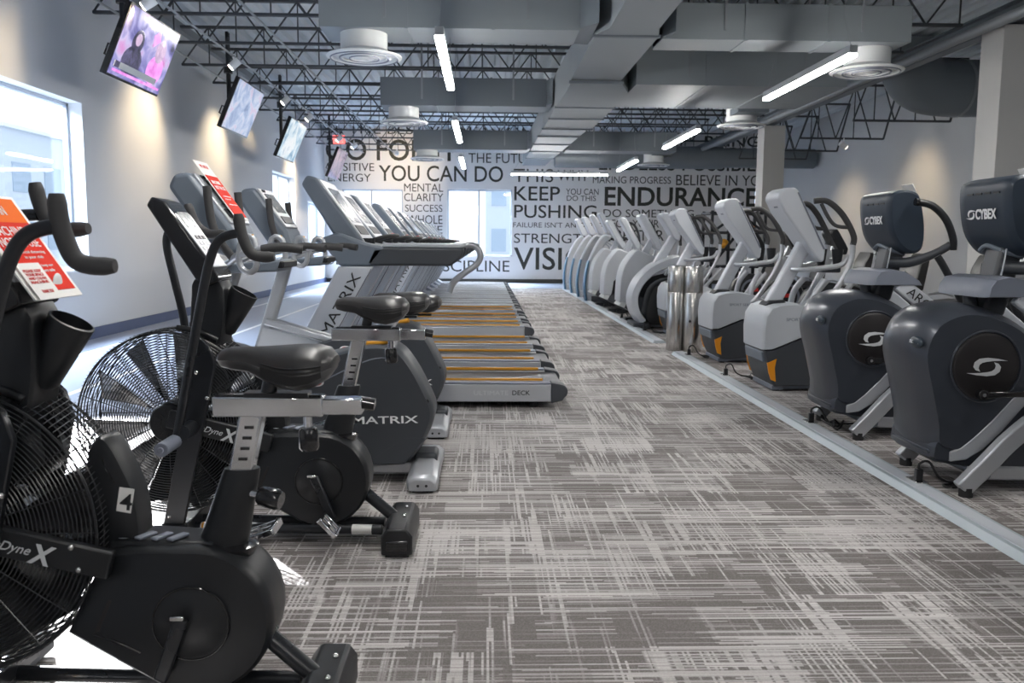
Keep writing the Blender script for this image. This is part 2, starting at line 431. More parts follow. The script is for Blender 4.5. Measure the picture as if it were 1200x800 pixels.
# corrugated roof deck
mb = MB(); prof = []; x = XL-0.2
while x < XR+0.2:
    prof += [(x, 0), (x+0.09, 0), (x+0.12, 0.075), (x+0.20, 0.075)]; x += 0.23
n = len(prof)
mb.add([(p[0], YB-0.2, ZC+p[1]) for p in prof] + [(p[0], YF+0.2, ZC+p[1]) for p in prof], [(i, i+1, i+1+n, i+n) for i in range(n-1)])
ceil = struct('ceiling', mb, M['deck'])
struct('ceiling', MB().box(((XL+XR)/2, (YB+YF)/2, ZC+0.22), (XR-XL+0.6, YF-YB+0.6, 0.12)), M['deck'])
struct('trim_1', MB().box((XL+0.05, (YB+YF)/2, ZC-0.06), (0.10, YF-YB, 0.12)), M['trusslight'])

# windows: frame > glass
def window_x(name, o, mulls):
    X = XL-0.19; y0, y1, z0, z1 = o; t = 0.05; m = MB()
    m.box((X, y0+t/2, (z0+z1)/2), (0.06, t, z1-z0)).box((X, y1-t/2, (z0+z1)/2), (0.06, t, z1-z0))
    m.box((X, (y0+y1)/2, z0+t/2), (0.06, y1-y0, t)).box((X, (y0+y1)/2, z1-t/2), (0.06, y1-y0, t))
    for q in mulls: m.box((X, q, (z0+z1)/2), (0.06, 0.05, z1-z0))
    w = struct(name, m, M['frame'], 0.004)
    part('pane', MB().box((X, (y0+y1)/2, (z0+z1)/2), (0.008, y1-y0-t, z1-z0-t)), M['glass'], w)
    r = MB(); e = 0.006
    r.box((XL-0.08, y0+e/2, (z0+z1)/2), (0.16, e, z1-z0)).box((XL-0.08, y1-e/2, (z0+z1)/2), (0.16, e, z1-z0)).box((XL-0.08, (y0+y1)/2, z1-e/2), (0.16, y1-y0, e)).box((XL-0.06, (y0+y1)/2, z0+0.012), (0.20, y1-y0, 0.024))
    part('window_reveal', r, M['reveal'], w)
def window_y(name, o, mulls):
    Y = YF+0.12; x0, x1, z0, z1 = o; t = 0.05; m = MB()
    m.box((x0+t/2, Y, (z0+z1)/2), (t, 0.06, z1-z0)).box((x1-t/2, Y, (z0+z1)/2), (t, 0.06, z1-z0))
    m.box(((x0+x1)/2, Y, z0+t/2), (x1-x0, 0.06, t)).box(((x0+x1)/2, Y, z1-t/2), (x1-x0, 0.06, t))
    for q in mulls: m.box((q, Y, (z0+z1)/2), (0.05, 0.06, z1-z0))
    w = struct(name, m, M['frame'], 0.004)
    part('pane', MB().box(((x0+x1)/2, Y, (z0+z1)/2), (x1-x0-t, 0.008, z1-z0-t)), M['glass'], w)
window_x('window_1', W1, [8.9]); window_x('window_2', W2, [20.9]); window_x('window_3', W3, [24.5])
window_y('window_4', F1, [-3.42]); window_y('window_5', F2, [-0.2]); window_y('window_6', F3, [8.6])

# outside
struct('ground', MB().box((0, 40, -0.35), (160, 160, 0.3)), M['pavement'])
def building(name, label, c, d, nx, nz, face):
    t = thing(name, label, 'building', (c[0], c[1], -0.2))
    part('facade', MB().box((0, 0, d[2]/2), d), M['brick'], t)
    part('roof_edge', MB().box((0, 0, d[2]+0.1), (d[0]+0.4, d[1]+0.4, 0.2)), M['reveal'], t)
    for i in range(nx):
        for k in range(nz):
            z = 1.6 + k*3.0
            if face == 'y': part('facade_window', MB().box((-d[0]/2+(i+0.5)*d[0]/nx, -d[1]/2, z), (d[0]/nx*0.55, 0.08, 1.5)), M['facadewin'], t)
            else: part('facade_window', MB().box((d[0]/2, -d[1]/2+(i+0.5)*d[1]/nx, z), (0.08, d[1]/nx*0.55, 1.5)), M['facadewin'], t)
building('office_building', 'pale office block seen through the middle far window', (3.5, 62, 0), (7.0, 10, 5.6), 4, 2, 'y')
building('office_building', 'pale low building seen through the left side window', (-30, 52, 0), (12, 16, 7.0), 5, 2, 'x')

# ---------------------------------------------------------------- lettering on the far wall
def phrase(s, x0, x1, z0, z1, weight=0.0):
    lettering(s, M['vinyl'], wall_far, (x0, YF-0.003, z0), (1,0,0), (0,0,1), x1-x0, z1-z0, weight=weight, name='wall_phrase', depth=0.001)
def uv(u, v, Y=YF-0.003):                   # the wall point a sight line meets
    k = 0.026
    return ((u-568.8)*k*1.0, 1.2 + (285.0 - v + (u-568.8)*0.0155)*k*1.0)
def ph(s, u0, u1, v0, v1, weight=0.0):
    x0, z1 = uv(u0, v0); x1, _ = uv(u1, v0); z0 = z1 - (v1-v0)*0.0262
    phrase(s, x0, x1, z0, z1, weight)
ph('BE THE BEST VERSION OF', 386, 618, 149, 159)
ph('GO FOR IT', 386, 536, 165, 189, 0.012); ph('FOCUSED ON', 547, 640, 168, 178); ph('THE FUTURE', 549, 632, 182, 193)
ph('POSITIVE', 388, 441, 192, 201); ph('ENERGY', 388, 437, 204, 213); ph('YOU CAN DO', 446, 589, 195, 213, 0.008)
ph('THIS', 601, 647, 200, 215); ph('WHY', 652, 688, 202, 214); ph('MAKING PROGRESS', 693, 784, 209, 217); ph('BELIEVE IN YOURSELF', 790, 940, 208, 220)
ph('YOUR', 650, 694, 188, 197); ph('ENDLESS POSSIBILITIES', 700, 930, 186, 202, 0.008)
ph('BRING', 822, 886, 164, 176, 0.01); ph('MENTAL STRENGTH', 824, 944, 177, 186)
ph('MENTAL', 475, 520, 216, 225); ph('CLARITY', 475, 520, 227, 236); ph('SUCCESS', 476, 519, 240, 248); ph('WHOLE', 478, 519, 252, 262); ph('SHINE', 480, 519, 264, 273)
ph('KEEP', 602, 655, 220, 236, 0.006); ph('YOU CAN', 662, 700, 223, 230); ph('DO THIS', 663, 697, 231, 237); ph('PUSHING', 602, 698, 241, 256, 0.006)
ph('ENDURANCE', 707, 886, 221, 243, 0.02); ph('DO SOMETHING', 706, 812, 247, 256); ph("FAILURE ISN'T AN OPTION", 601, 712, 261, 267); ph('FOR YOUR BODY', 716, 806, 259, 268)
ph('STRENGTH', 602, 694, 274, 285); ph('BETTER LIFE', 720, 812, 271, 283); ph('VISION', 602, 718, 290, 316, 0.008)
ph('DEDICATION', 385, 470, 298, 308); ph('DISCIPLINE', 500, 597, 304, 317)

# columns on the right
for i, y in enumerate((10.05, 18.6)):
    c = MB().box((6.23, y+0.23, 1.88), (0.46, 0.46, 3.76))
    struct('column_%d' % (i+1), c, M['column'], 0.004)
po = thing('wall_poster', 'small blue framed poster on the side of the near column', 'poster', (5.995, 10.28, 1.32))
part('poster_frame', MB().box((-0.008, 0, 0.27), (0.022, 0.36, 0.54)), M['white'], po, 0.003)
part('poster_print', MB().box((-0.021, 0, 0.28), (0.006, 0.30, 0.46)), M['poster'], po)
# ---------------------------------------------------------------- roof steel
def truss(x0, x1, zb, zt, step, stub=0.0):
    m = MB()
    m.box(((x0+x1)/2, 0, zt), (x1-x0, 0.07, 0.036)).box(((x0+x1-stub)/2, 0, zb), (x1-x0-stub, 0.055, 0.034))
    x = x0; up = True
    while x < x1-0.05:
        xe = min(x+step, x1)
        if xe <= x1-stub+0.01: m.bar((x, 0, zb if up else zt), (xe, 0, zt if up else zb), 0.020, 0.020)
        if up and xe <= x1-stub: m.bar((xe, 0, zb), (xe, 0, zt), 0.016, 0.016)
        x = xe; up = not up
    if stub: m.bar((x1-stub, 0, zb), (x1, 0, zt), 0.03, 0.03)
    return m
ORD = ['first','second','third','fourth','fifth','sixth','seventh','eighth','ninth','tenth','eleventh','twelfth','thirteenth','fourteenth','fifteenth','sixteenth','seventeenth','eighteenth']
me = truss(XL+0.12, 5.85, 3.90, 4.46, 0.42).mesh('roof_truss')
ys = [4.7+1.5*k for k in range(15) if 4.7+1.5*k < 25.9]
for k, y in enumerate(reversed(ys)):
    o = part('roof_truss', me, M['truss'], None, loc=(0, y, 0))
    tag(o, 'dark open web roof truss over the aisle, %s counted from the lettered wall' % ORD[k], 'roof truss', 'roof trusses over the aisle')
me2 = truss(6.35, 8.3, 3.35, 4.40, 0.36, 0.25).mesh('roof_truss')
for k, y in enumerate((23.4, 21.6, 19.7, 17.4, 14.9)):
    o = part('roof_truss', me2, M['truss'], None, loc=(0, y, 0))
    tag(o, 'short dark truss by the right wall, %s counted from the lettered wall' % ORD[k], 'roof truss', 'short trusses by the right wall')
g = MB().box((6.2, (YB+YF)/2, 3.80), (0.16, YF-YB-0.1, 0.02)).box((6.2, (YB+YF)/2, 4.03), (0.16, YF-YB-0.1, 0.02)).box((6.2, (YB+YF)/2, 3.915), (0.015, YF-YB-0.1, 0.22))
tag(part('steel_girder', g, M['ductdark']), 'long grey steel girder carried by the right columns', 'girder')
g = MB().cyl((5.78, YB+0.1, 3.72), (5.78, YF-0.1, 3.72), 0.06, 14)
tag(part('ceiling_pipe', g, M['trusslight']), 'thick pale pipe running beside the right columns', 'pipe')
for x, z, lb in ((-4.35, 3.86, 'thin pale conduit under the trusses nearest the left wall'), (-3.62, 3.84, 'thin pale lighting rail above the hanging televisions'), (-2.75, 3.86, 'thin pale conduit nearest the left row of ceiling vents')):
    tag(part('ceiling_conduit', MB().cyl((x, YB+0.1, z), (x, YF-0.05, z), 0.015, 8), M['trusslight']), lb, 'conduit')

# ---------------------------------------------------------------- air ducts
def duct_box(m, x0, x1, y0, y1, z0, z1): return m.box(((x0+x1)/2, (y0+y1)/2, (z0+z1)/2), (x1-x0, y1-y0, z1-z0))
md = thing('air_duct', 'large grey main air duct stepping along the middle of the ceiling', 'air duct', (1.5, 10, 3.4))
def mainsec(stations):
    """stations (y, x0, x1, z0, z1)"""
    m = MB(); m.loft([[(a-1.5, y-10, c-3.4), (b-1.5, y-10, c-3.4), (b-1.5, y-10, d-3.4), (a-1.5, y-10, d-3.4)] for y, a, b, c, d in stations]); return m
part('duct_section', mainsec([(-5.9,1.27,1.78,3.40,3.85),(9.03,1.27,1.78,3.40,3.85),(9.35,1.15,1.84,3.40,3.85),(11.85,1.15,1.83,3.40,3.85)]), M['duct'], md)
part('duct_section', mainsec([(11.86,1.15,1.83,3.36,3.86),(12.4,1.13,2.02,3.33,3.86),(13.7,1.10,2.02,3.33,3.86),(16.4,1.08,2.0,3.35,3.86)]), M['duct'], md)
part('duct_section', mainsec([(16.42,1.08,1.96,3.37,3.85),(20.5,1.05,1.80,3.37,3.85),(24.3,1.03,1.66,3.37,3.85)]), M['duct'], md)
for y, a, b, z in ((9.34,1.15,1.84,3.4),(11.85,1.14,1.85,3.38),(13.75,1.10,2.03,3.34),(15.0,1.09,2.02,3.34),(16.4,1.07,2.0,3.35),(17.7,1.06,1.93,3.37),(19.1,1.05,1.87,3.37),(20.6,1.04,1.81,3.37),(22.2,1.03,1.75,3.37)):
    part('duct_seam', MB().box(((a+b)/2-1.5, y-10, z-3.4-0.006), (b-a+0.03, 0.05, 0.03)), M['ductdark'], md)

def diffuser(parent, x, y, z, r=0.40, neck=0.25):
    d = part('vent_diffuser', MB().lathe([(0.03,-0.05),(0.05,-0.065),(r*0.30,-0.045),(r*0.32,-0.06),(r*0.55,-0.035),(r*0.58,-0.055),(r*0.80,-0.03),(r*0.86,-0.055),(r,-0.040),(r,-0.028),(r*0.75,0.0),(neck,0.03)], (0,0,0), 'z', 40), M['diffwhite'], parent, loc=(x, y, z))
    for rr in (0.40, 0.66, 0.90): part('vent_gap_shade', MB().lathe([(r*rr-0.022,-0.052+0.004),(r*rr,-0.062),(r*rr+0.004,-0.046)], (0,0,0), 'z', 40), M['midgrey'], d)  # grey rings colour in the shade of the recesses between the cones
    part('vent_neck', MB().lathe([(neck,0.01),(neck,0.26),(0.0,0.26)], (0,0,0), 'z', 32), M['diffwhite'], d)
def branch(label, x0, x1, y0, y1, z0, z1, dif, m='duct', boot=None):
    t = thing('branch_duct', label, 'air duct', (x0, y0, z0), group='branch ducts')
    part('duct_section', duct_box(MB(), 0, x1-x0, 0, y1-y0, 0, z1-z0), M[m], t, 0.004)
    for k in range(1, 3):
        xx = (x1-x0)*k/3
        part('duct_seam', MB().box((xx, (y1-y0)/2, (z1-z0)/2), (0.035, y1-y0+0.02, z1-z0+0.02)), M[m], t)
    if boot is not None:
        xb, wb = boot; s = 1 if xb > 0.5*(x1-x0) else -1
        part('duct_boot', MB().loft([[(xb, -0.0, 0.02), (xb, y1-y0, 0.02), (xb, y1-y0, z1-z0-0.02), (xb, 0, z1-z0-0.02)], [(xb+s*wb, -0.25, 0.02), (xb+s*wb, y1-y0+0.05, 0.02), (xb+s*wb, y1-y0+0.05, z1-z0-0.02), (xb+s*wb, -0.25, z1-z0-0.02)]]), M['ductdark'], t)
    if dif: diffuser(t, dif[0]-x0, dif[1]-y0, 3.2-z0)
    for xx in (0.25*(x1-x0), 0.8*(x1-x0)):
        part('hanger_strap', MB().box((xx, -0.006, (z1-z0)/2+0.35), (0.03, 0.01, 0.7+z1-z0-0.2)), M['trusslight'], t)
    return t
branch('near left flat grey duct with a round white vent', -1.72, 0.97, 9.14, 9.82, 3.40, 3.79, (-1.30, 9.45), boot=(2.69, 0.17))
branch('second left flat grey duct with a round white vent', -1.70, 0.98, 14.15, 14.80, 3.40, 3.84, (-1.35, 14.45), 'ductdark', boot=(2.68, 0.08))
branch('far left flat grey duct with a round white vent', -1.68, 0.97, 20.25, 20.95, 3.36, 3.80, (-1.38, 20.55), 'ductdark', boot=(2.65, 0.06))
branch('near right flat grey duct with a round white vent', 1.90, 4.62, 9.45, 10.0, 3.40, 3.78, (4.32, 9.85), boot=(0, -0.09))
b = branch('wide deep grey duct crossing to the right behind the nearest one', 2.045, 4.95, 11.88, 13.85, 3.36, 4.02, (4.25, 14.4), boot=None)
part('duct_lip', MB().box((2.23, 2.25, -0.0), (0.5, 0.6, 0.10)), M['ductdark'], b)
t = thing('branch_duct', 'curved grey round duct turning down behind the right columns', 'air duct', (6.9, 14.2, 3.9), group='branch ducts')
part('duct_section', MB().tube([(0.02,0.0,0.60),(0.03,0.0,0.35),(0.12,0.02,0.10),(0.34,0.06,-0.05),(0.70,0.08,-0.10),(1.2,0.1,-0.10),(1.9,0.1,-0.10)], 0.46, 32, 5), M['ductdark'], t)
part('duct_seam', MB().tube([(0.90,0.09,-0.10),(0.95,0.095,-0.10)], 0.47, 32, 1), M['duct'], t)
t = thing('branch_duct', 'round dark grey duct running right in front of the lettered wall', 'air duct', (1.95, 23.2, 3.4), group='branch ducts')
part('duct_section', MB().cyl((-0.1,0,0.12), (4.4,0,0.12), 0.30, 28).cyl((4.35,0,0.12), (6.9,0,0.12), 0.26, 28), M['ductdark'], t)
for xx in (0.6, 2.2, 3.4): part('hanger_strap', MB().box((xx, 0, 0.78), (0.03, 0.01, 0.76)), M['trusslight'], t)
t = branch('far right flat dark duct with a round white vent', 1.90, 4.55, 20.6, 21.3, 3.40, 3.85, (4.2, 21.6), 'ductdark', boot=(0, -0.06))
part('duct_lip', MB().box((2.45, 0.98, 0.03), (0.5, 0.6, 0.10)), M['ductdark'], t)

# ---------------------------------------------------------------- pendant lights
def pendant(label, x, y, L=2.42, along='y', tops=(1.0,1.0)):
    t = thing('pendant_light', label, 'pendant light', (x, y, 2.9), 0 if along == 'y' else PI/2, 'linear pendant lights')
    part('lamp_housing', MB().box((0, 0, 0.055), (0.075, L, 0.07)), M['silver'], t, 0.004)
    part('lamp_diffuser', MB().box((0, 0, 0.006), (0.078, L-0.02, 0.036)), M['lamp'], t, 0.008, label='glowing white diffuser')
    for s in (-1, 1):
        part('hanging_cable', MB().cyl((0, s*(L/2-0.06), 0.09), (0, s*(L/2-0.25), 0.40), 0.003, 6).cyl((0, s*(L/2-0.25), 0.40), (0, s*(L/2-0.25), tops[(s+1)//2]), 0.003, 6), M['trusslight'], t)
    return t
lx, rx = -0.42, 3.22
pendant('glowing linear pendant over the aisle, nearest of the left line', lx+0.03, 8.58, tops=(1.0,0.50))
pendant('glowing linear pendant over the aisle, second of the left line', lx-0.02, 13.62, tops=(1.0,0.50))
pendant('glowing linear pendant over the aisle, farthest of the left line', lx-0.08, 18.8)
pendant('glowing linear pendant over the right row, nearest', rx+0.08, 9.02, tops=(1.0,0.50))
pendant('glowing linear pendant over the right row, second away', rx-0.03, 14.22, tops=(0.44,1.0))
pendant('glowing linear pendant over the right row, farthest', rx-0.12, 19.0)
pendant('glowing crosswise pendant in front of the lettered wall', 1.84, 21.55, along='x')
for x, y in ((lx, 3.4), (rx+0.1, 3.9), (lx, -1.6), (rx+0.1, -1.2)):  # extra pendants out of view, added to fill the room with light
    pendant('unseen linear pendant light added as fill light', x, y)

# spot heads on the lighting rail
def spot(label, loc, aim):
    t = thing('track_spotlight', label, 'spotlight', loc, group='track spotlights')
    d = (Vector(aim)-Vector(loc)).normalized()
    part('spot_arm', MB().cyl((0,0,0.15), (0,0,0), 0.012, 8), M['white'], t)
    part('spot_head', MB().cyl(-d*0.09, d*0.06, 0.055, 18), M['white'], t)
    part('spot_lens', MB().cyl(d*0.058, d*0.068, 0.046, 18), M['bulb'], t)
    return t
SPOTS = [((-3.62,12.75,3.72),(-4.8,12.4,2.6),'rail spotlight behind the second hanging television'), ((-3.62,15.9,3.72),(-4.8,15.6,2.6),'rail spotlight beside the third television pole'),
         ((-3.62,18.0,3.72),(-4.8,17.8,2.6),'rail spotlight past the third hanging television'), ((-3.62,21.6,3.72),(-4.8,21.5,2.6),'rail spotlight just left of the exit sign'),
         ((-3.40,22.6,3.66),(-4.8,22.8,2.6),'rail spotlight just right of the exit sign'), ((-2.4,23.6,3.6),(-2.6,26.0,3.3),'lone spotlight aimed at the large slogan'),
         ((7.2,17.3,3.20),(9.0,17.6,2.2),'spotlight below the short truss on the right wall'), ((7.0,20.7,2.75),(9.0,21,1.8),'small bright lamp beside the far column'),
         ((-3.62,9.6,3.72),(-4.8,9.4,2.9),'rail spotlight above the nearest hanging television')]
for l, a, n in SPOTS: spot(n, l, a)

# exit sign
t = thing('exit_sign', 'small glowing red exit sign hanging by the far left corner', 'exit sign', (-4.02, 24.0, 3.88))
part('sign_box', MB().box((0,0,0.11), (0.32,0.05,0.22)), M['exitred'], t, 0.006)
lettering('EXIT', M['white'], t, (-0.12, -0.028, 0.05), (1,0,0), (0,0,1), 0.24, 0.12, name='sign_lettering')
part('sign_stem', MB().cyl((0,0,0.22),(0,0,0.62),0.012,8), M['trusslight'], t)

# televisions on poles
def tv(label, x, y, zt, scr):
    W, H = 1.45, 0.82; tilt = math.radians(23)
    t = thing('hanging_television', label, 'television', (x, y, zt))
    R = Matrix.Rotation(tilt, 4, 'Y')            # top leans into the room
    def put(name, mb, m, par, bev=0.0):
        me = mb.mesh(name); me.transform(R); return part(name, me, m, par, bev)
    put('television_body', MB().box((-0.035, 0, -H/2), (0.07, W, H)), M['blackgloss'], t, 0.006)
    put('screen', MB().box((0.003, 0, -H/2+0.005), (0.006, W-0.035, H-0.05)), M[scr], t)
    put('carry_handle', MB().tube([(-0.06,-W/2+0.12,-0.50),(-0.14,-W/2+0.12,-0.50),(-0.14,-W/2+0.12,-0.62),(-0.06,-W/2+0.12,-0.62)], 0.012, 8, 1), M['blackmetal'], t)
    put('mount_plate', MB().box((-0.09, 0, -0.40), (0.05, 0.45, 0.35)), M['blackmetal'], t)
    part('ceiling_pole', MB().cyl((-0.36, -0.12, -0.45), (-0.36, -0.12, 4.5-zt), 0.028, 12).cyl((-0.36, -0.03, -0.45), (-0.36, -0.03, 4.5-zt), 0.02, 10).bar((-0.36,-0.08,-0.43), (-0.22,-0.08,-0.40), 0.12, 0.08), M['blackmetal'], t)
    part('pole_collar', MB().cyl((-0.36,-0.1,3.86-zt),(-0.36,-0.1,3.98-zt),0.07,14), M['blackmetal'], t)
    return t, put
t, put = tv('nearest hanging television showing a bright purple and pink broadcast', -3.75, 10.25, 3.72, 'tv_a')
M['tv_pink'] = screen('pink clothing in the picture', [(0.3,(0.55,0.12,0.50)),(0.6,(0.85,0.35,0.80))], 5, 0.8, 2)
M['tv_hair'] = screen('dark figure in the picture', [(0.35,(0.015,0.015,0.03)),(0.65,(0.10,0.09,0.18))], 9, 0.8, 5)
M['tv_skin'] = screen('face in the picture', [(0.3,(0.35,0.25,0.40)),(0.7,(0.62,0.45,0.60))], 9, 0.8, 6)
def figure(cy, cz, w, h, hair, cloth):
    put('picture_patch', MB().ball((0.0065,cy,cz-h*0.66), 1.0, 20, 10, (0.001,w*0.62,h*0.42)), M[cloth], t)
    put('picture_patch', MB().ball((0.0070,cy,cz-h*0.12), 1.0, 20, 10, (0.001,w*0.36,h*0.34)), M[hair], t)
    put('picture_patch', MB().ball((0.0078,cy,cz-h*0.05), 1.0, 20, 10, (0.001,w*0.19,h*0.17)), M['tv_skin'], t)
figure(-0.28, -0.30, 0.40, 0.42, 'tv_hair', 'tv_hair'); figure(0.36, -0.27, 0.36, 0.42, 'tv_skin', 'tv_pink')
for c, d, m in (((0.0095,-0.08,-0.665),(0.003,1.15,0.07),'whiteprint'), ((0.0100,-0.58,-0.665),(0.003,0.12,0.07),'tv_hair'), ((0.0095,0.0,-0.735),(0.003,1.3,0.03),'tv_pink')):
    put('banner_strip', MB().box(c, d), M[m], t)
put('picture_patch', MB().box((0.008,0.15,-0.20),(0.002,0.16,0.14),rot=(0.6,0,0)), M['tv_pink'], t)
tv('second hanging television with a pale lilac picture and glare', -3.75, 14.25, 3.69, 'tv_b')
tv('third hanging television with a bright sky blue picture', -3.75, 17.75, 3.60, 'tv_c')
tv('farthest hanging television with a mauve picture by the corner', -3.75, 23.15, 3.62, 'tv_d')
# ---------------------------------------------------------------- air resistance bikes
def saddle(parent, x0, x1, ztop, cz=0.0):
    L = x1-x0
    st = [(0.0,.018,.900,.912),(0.03,.030,.886,.928),(0.12,.040,.879,.938),(0.27,.042,.872,.938),(0.40,.056,.850,.939),(0.55,.086,.832,.942),(0.70,.110,.827,.945),(0.84,.118,.838,.944),(0.94,.105,.856,.936),(1.0,.070,.880,.915)]
    def ring(f, w, zb, zt, x):
        zb += ztop-.945; zt += ztop-.945; h = zt-zb; pts = []
        for k in range(16):
            a = 2*PI*k/16; c, q = math.cos(a), math.sin(a)
            yy = w*math.copysign(abs(c)**0.75, c); zz = (zt+zb)/2 + h/2*math.copysign(abs(q)**0.8, q)
            if q < 0: yy *= 0.72
            else: zz -= 0.010*(yy/0.12)**2
            pts.append((x, yy, zz))
        return pts
    s = MB().loft([ring(*st[0], x0+L*0)] and [ring(f, w, zb, zt, x0+L*f) for f, w, zb, zt in st])
    so = part('saddle', s, M['saddle'], parent)
    for sd in (-1, 1):
        m = MB(); R = []
        for f, w, zb, zt in st[4:9]:
            zb += ztop-.945; zt += ztop-.945; h = zt-zb; x = x0+L*f
            R.append([(x, sd*(w*0.985+0.002), zt-h*0.50), (x, sd*(w*0.93+0.003), zb+h*0.22)])
        m.add([p for r in R for p in r], [(2*i, 2*i+1, 2*i+3, 2*i+2) for i in range(len(R)-1)])
        part('mesh_panel', m, M['saddlemesh'], so)
    seam = [(x0+L*f, -w*0.99-0.001, zt-(zt-zb)*0.42+ztop-.945) for f, w, zb, zt in st[4:9]]
    part('seam', MB().tube(seam, 0.0022, 6, 4), M['black'], so)
    part('saddle_clamp', MB().cyl((x0+L*0.42,0,ztop-.125),(x0+L*0.46,0,ztop-.075),0.02,14).box((x0+L*0.5,0,ztop-.128),(0.16,0.05,0.012)), M['blackmetal'], so)
    return so

def knob(parent, a, b, r=0.024):
    a = Vector(a); b = Vector(b); d = (b-a)
    k = part('adjust_knob', MB().tube([a+d*0.35, a+d*0.42, a+d*0.9, b], [r*0.8, r, r*1.05, r*0.85], 12, 1), M['blackgloss'], parent)
    part('knob_stem', MB().cyl(a, a+d*0.4, r*0.45, 12), M['chrome'], k)
    return k

def fan_bike(label, loc, dz, plate, ndx=0.0, fdx=0.0, ca_n=-72, ca_f=108):
    t = thing('air_bike', label, 'exercise bike', loc, 0, 'air resistance bikes')
    fx, fz, R, hy = -0.365, 0.49, 0.365, 0.10
    # fan: hub, blades, wire cage
    f = part('fan_hub', MB().lathe([(0,-hy-0.012),(0.072,-hy-0.012),(0.080,-hy+0.0),(0.080,hy),(0.072,hy+0.012),(0,hy+0.012)], (fx,0,fz), 'y', 32), M['black'], t)
    m = MB()
    for k in range(14):
        a = 2*PI*k/14; m.box((fx+0.045*math.cos(a), -hy-0.014, fz+0.045*math.sin(a)), (0.03,0.006,0.008), rot=(0,-a,0))
    part('hub_vents', m, M['rubber'], f)
    for k in range(10):
        a = 2*PI*k/10+0.2; d = Vector((math.cos(a),0,math.sin(a))); n = Vector((-math.sin(a),0,math.cos(a)))
        c = Vector((fx,0,fz)); m = MB()
        tw = 0.080
        V = [c+d*0.085-n*0.014+Vector((0,-0.06,0)), c+d*0.085+n*0.014+Vector((0,0.06,0)), c+d*0.335+n*tw+Vector((0,0.085,0)), c+d*0.335-n*tw+Vector((0,-0.085,0))]
        V += [v+n*0.003 for v in V]
        m.add(V, [(0,1,2,3),(7,6,5,4),(0,3,7,4),(1,5,6,2),(3,2,6,7),(0,4,5,1)])
        part('fan_blade', m, M['blackgloss'], t)
    cage = MB()
    for sd in (-1, 1):
        for k in range(27):
            r = 0.085 + (R-0.095)*k/26; y = sd*(hy + 0.012*math.cos((k/26)*PI/2))
            cage.tube([(fx+r*math.cos(q), y, fz+r*math.sin(q)) for q in [2*PI*j/56 for j in range(56)]], 0.0019, 4, 1, True)
        for k in range(20):
            a = 2*PI*k/20
            cage.tube([(fx+r*math.cos(a), sd*(hy+0.013*math.cos(((r-0.085)/(R-0.095))*PI/2)), fz+r*math.sin(a)) for r in (0.08,0.18,0.28,R-0.01)], 0.0018, 4, 1)
    for k in range(7):
        y = -hy+2*hy*k/6; r = R - 0.006*abs(k-3)/3
        cage.tube([(fx+r*math.cos(q), y, fz+r*math.sin(q)) for q in [2*PI*j/72 for j in range(72)]], 0.0022, 4, 1, True)
    for k in range(150):
        a = 2*PI*k/150; da = 0.06
        cage.tube([(fx+R*math.cos(a), -hy, fz+R*math.sin(a)), (fx+R*math.cos(a+da), hy, fz+R*math.sin(a+da))], 0.0015, 3, 1, cap=False)
    part('fan_cage', cage, M['wirecage'], t, label='round black wire cage')
    # frame
    fr = MB()
    for sd in (-1, 1):
        y = sd*0.145
        prof = [(-0.262,0.70),(-0.255,0.80),(-0.225,0.84),(-0.185,0.80),(-0.165,0.73),(-0.215,0.50),(-0.305,0.10),(-0.385,0.10),(-0.30,0.50)]
        fr.prism(prof, y-0.012, y+0.012)
    fr.box((-0.345,0,0.075), (0.10,0.30,0.05))
    frame = part('frame', fr, M['blackmetal'], t, 0.004)
    mast = smooth2([(-0.285,0.66),(-0.30,0.78),(-0.285,0.88),(-0.275,0.99),(-0.265,1.05),(-0.205,1.08),(-0.15,1.02),(-0.150,0.90),(-0.165,0.80),(-0.19,0.72),(-0.14,0.66),(-0.185,0.60),(-0.25,0.62)], 3)
    part('console_mast', MB().puff(mast, 0.075, (1,0.97,0.90)), M['black'], t)
    part('mast_bolts', MB().ball((-0.235,-0.16,0.70),0.009,10,6).ball((-0.20,-0.155,0.60),0.009,10,6).ball((-0.36,-0.155,0.13),0.009,10,6), M['bolt'], t)
    for q in (-0.075, 0.075): part('fan_collar', MB().tube([(fx+0.375*math.cos(e), q, fz+0.375*math.sin(e)) for e in [math.radians(g) for g in range(60,86,5)]], 0.012, 10, 2), M['black'], t)
    # bottle cup
    ax = Vector((-0.088,0,1.00)); bx = Vector((-0.175,0,0.845))
    cd = ax-bx; CL = cd.length
    part('bottle_cup', MB().lathe_dir([(0,0),(0.036,0.0),(0.043,0.012),(0.056,CL),(0.050,CL+0.002),(0.044,CL*0.5),(0.036,0.02),(0,0.02)], bx, cd), M['black'], t)
    # console
    cp = [(-0.425,1.335),(-0.405,1.368),(-0.355,1.350),(-0.165,1.075),(-0.160,1.045),(-0.215,1.020),(-0.250,1.055)]
    c = part('console', MB().prism(cp, -0.095, 0.095), M['blackgloss'], t, 0.008, 3)
    top = Vector((-0.355,0,1.350)); bot = Vector((-0.165,0,1.075)); d = (bot-top); n = Vector((d.z,0,-d.x)).normalized()
    if n.x < 0: n = -n
    RY = Matrix(((n.x,0,d.normalized().x),(0,1,0),(n.z,0,d.normalized().z)))
    ctr = lambda s: top+d*s+n*0.002
    part('console_face', MB().box(ctr(0.54), (0.006,0.165,0.25), rot=RY), M['silver'], c, 0.003, label='silver console face')
    part('display', MB().box(ctr(0.26)+n*0.002, (0.006,0.12,0.075), rot=RY), M['displaylit'], c)
    for q in (0.50,0.58,0.66,0.74):
        for yy in (-0.04,0.0,0.04):
            part('button', MB().box(ctr(q)+n*0.003+Vector((0,yy,0)), (0.006,0.026,0.016), rot=RY), M['white'] if q > 0.55 else M['black'], c)
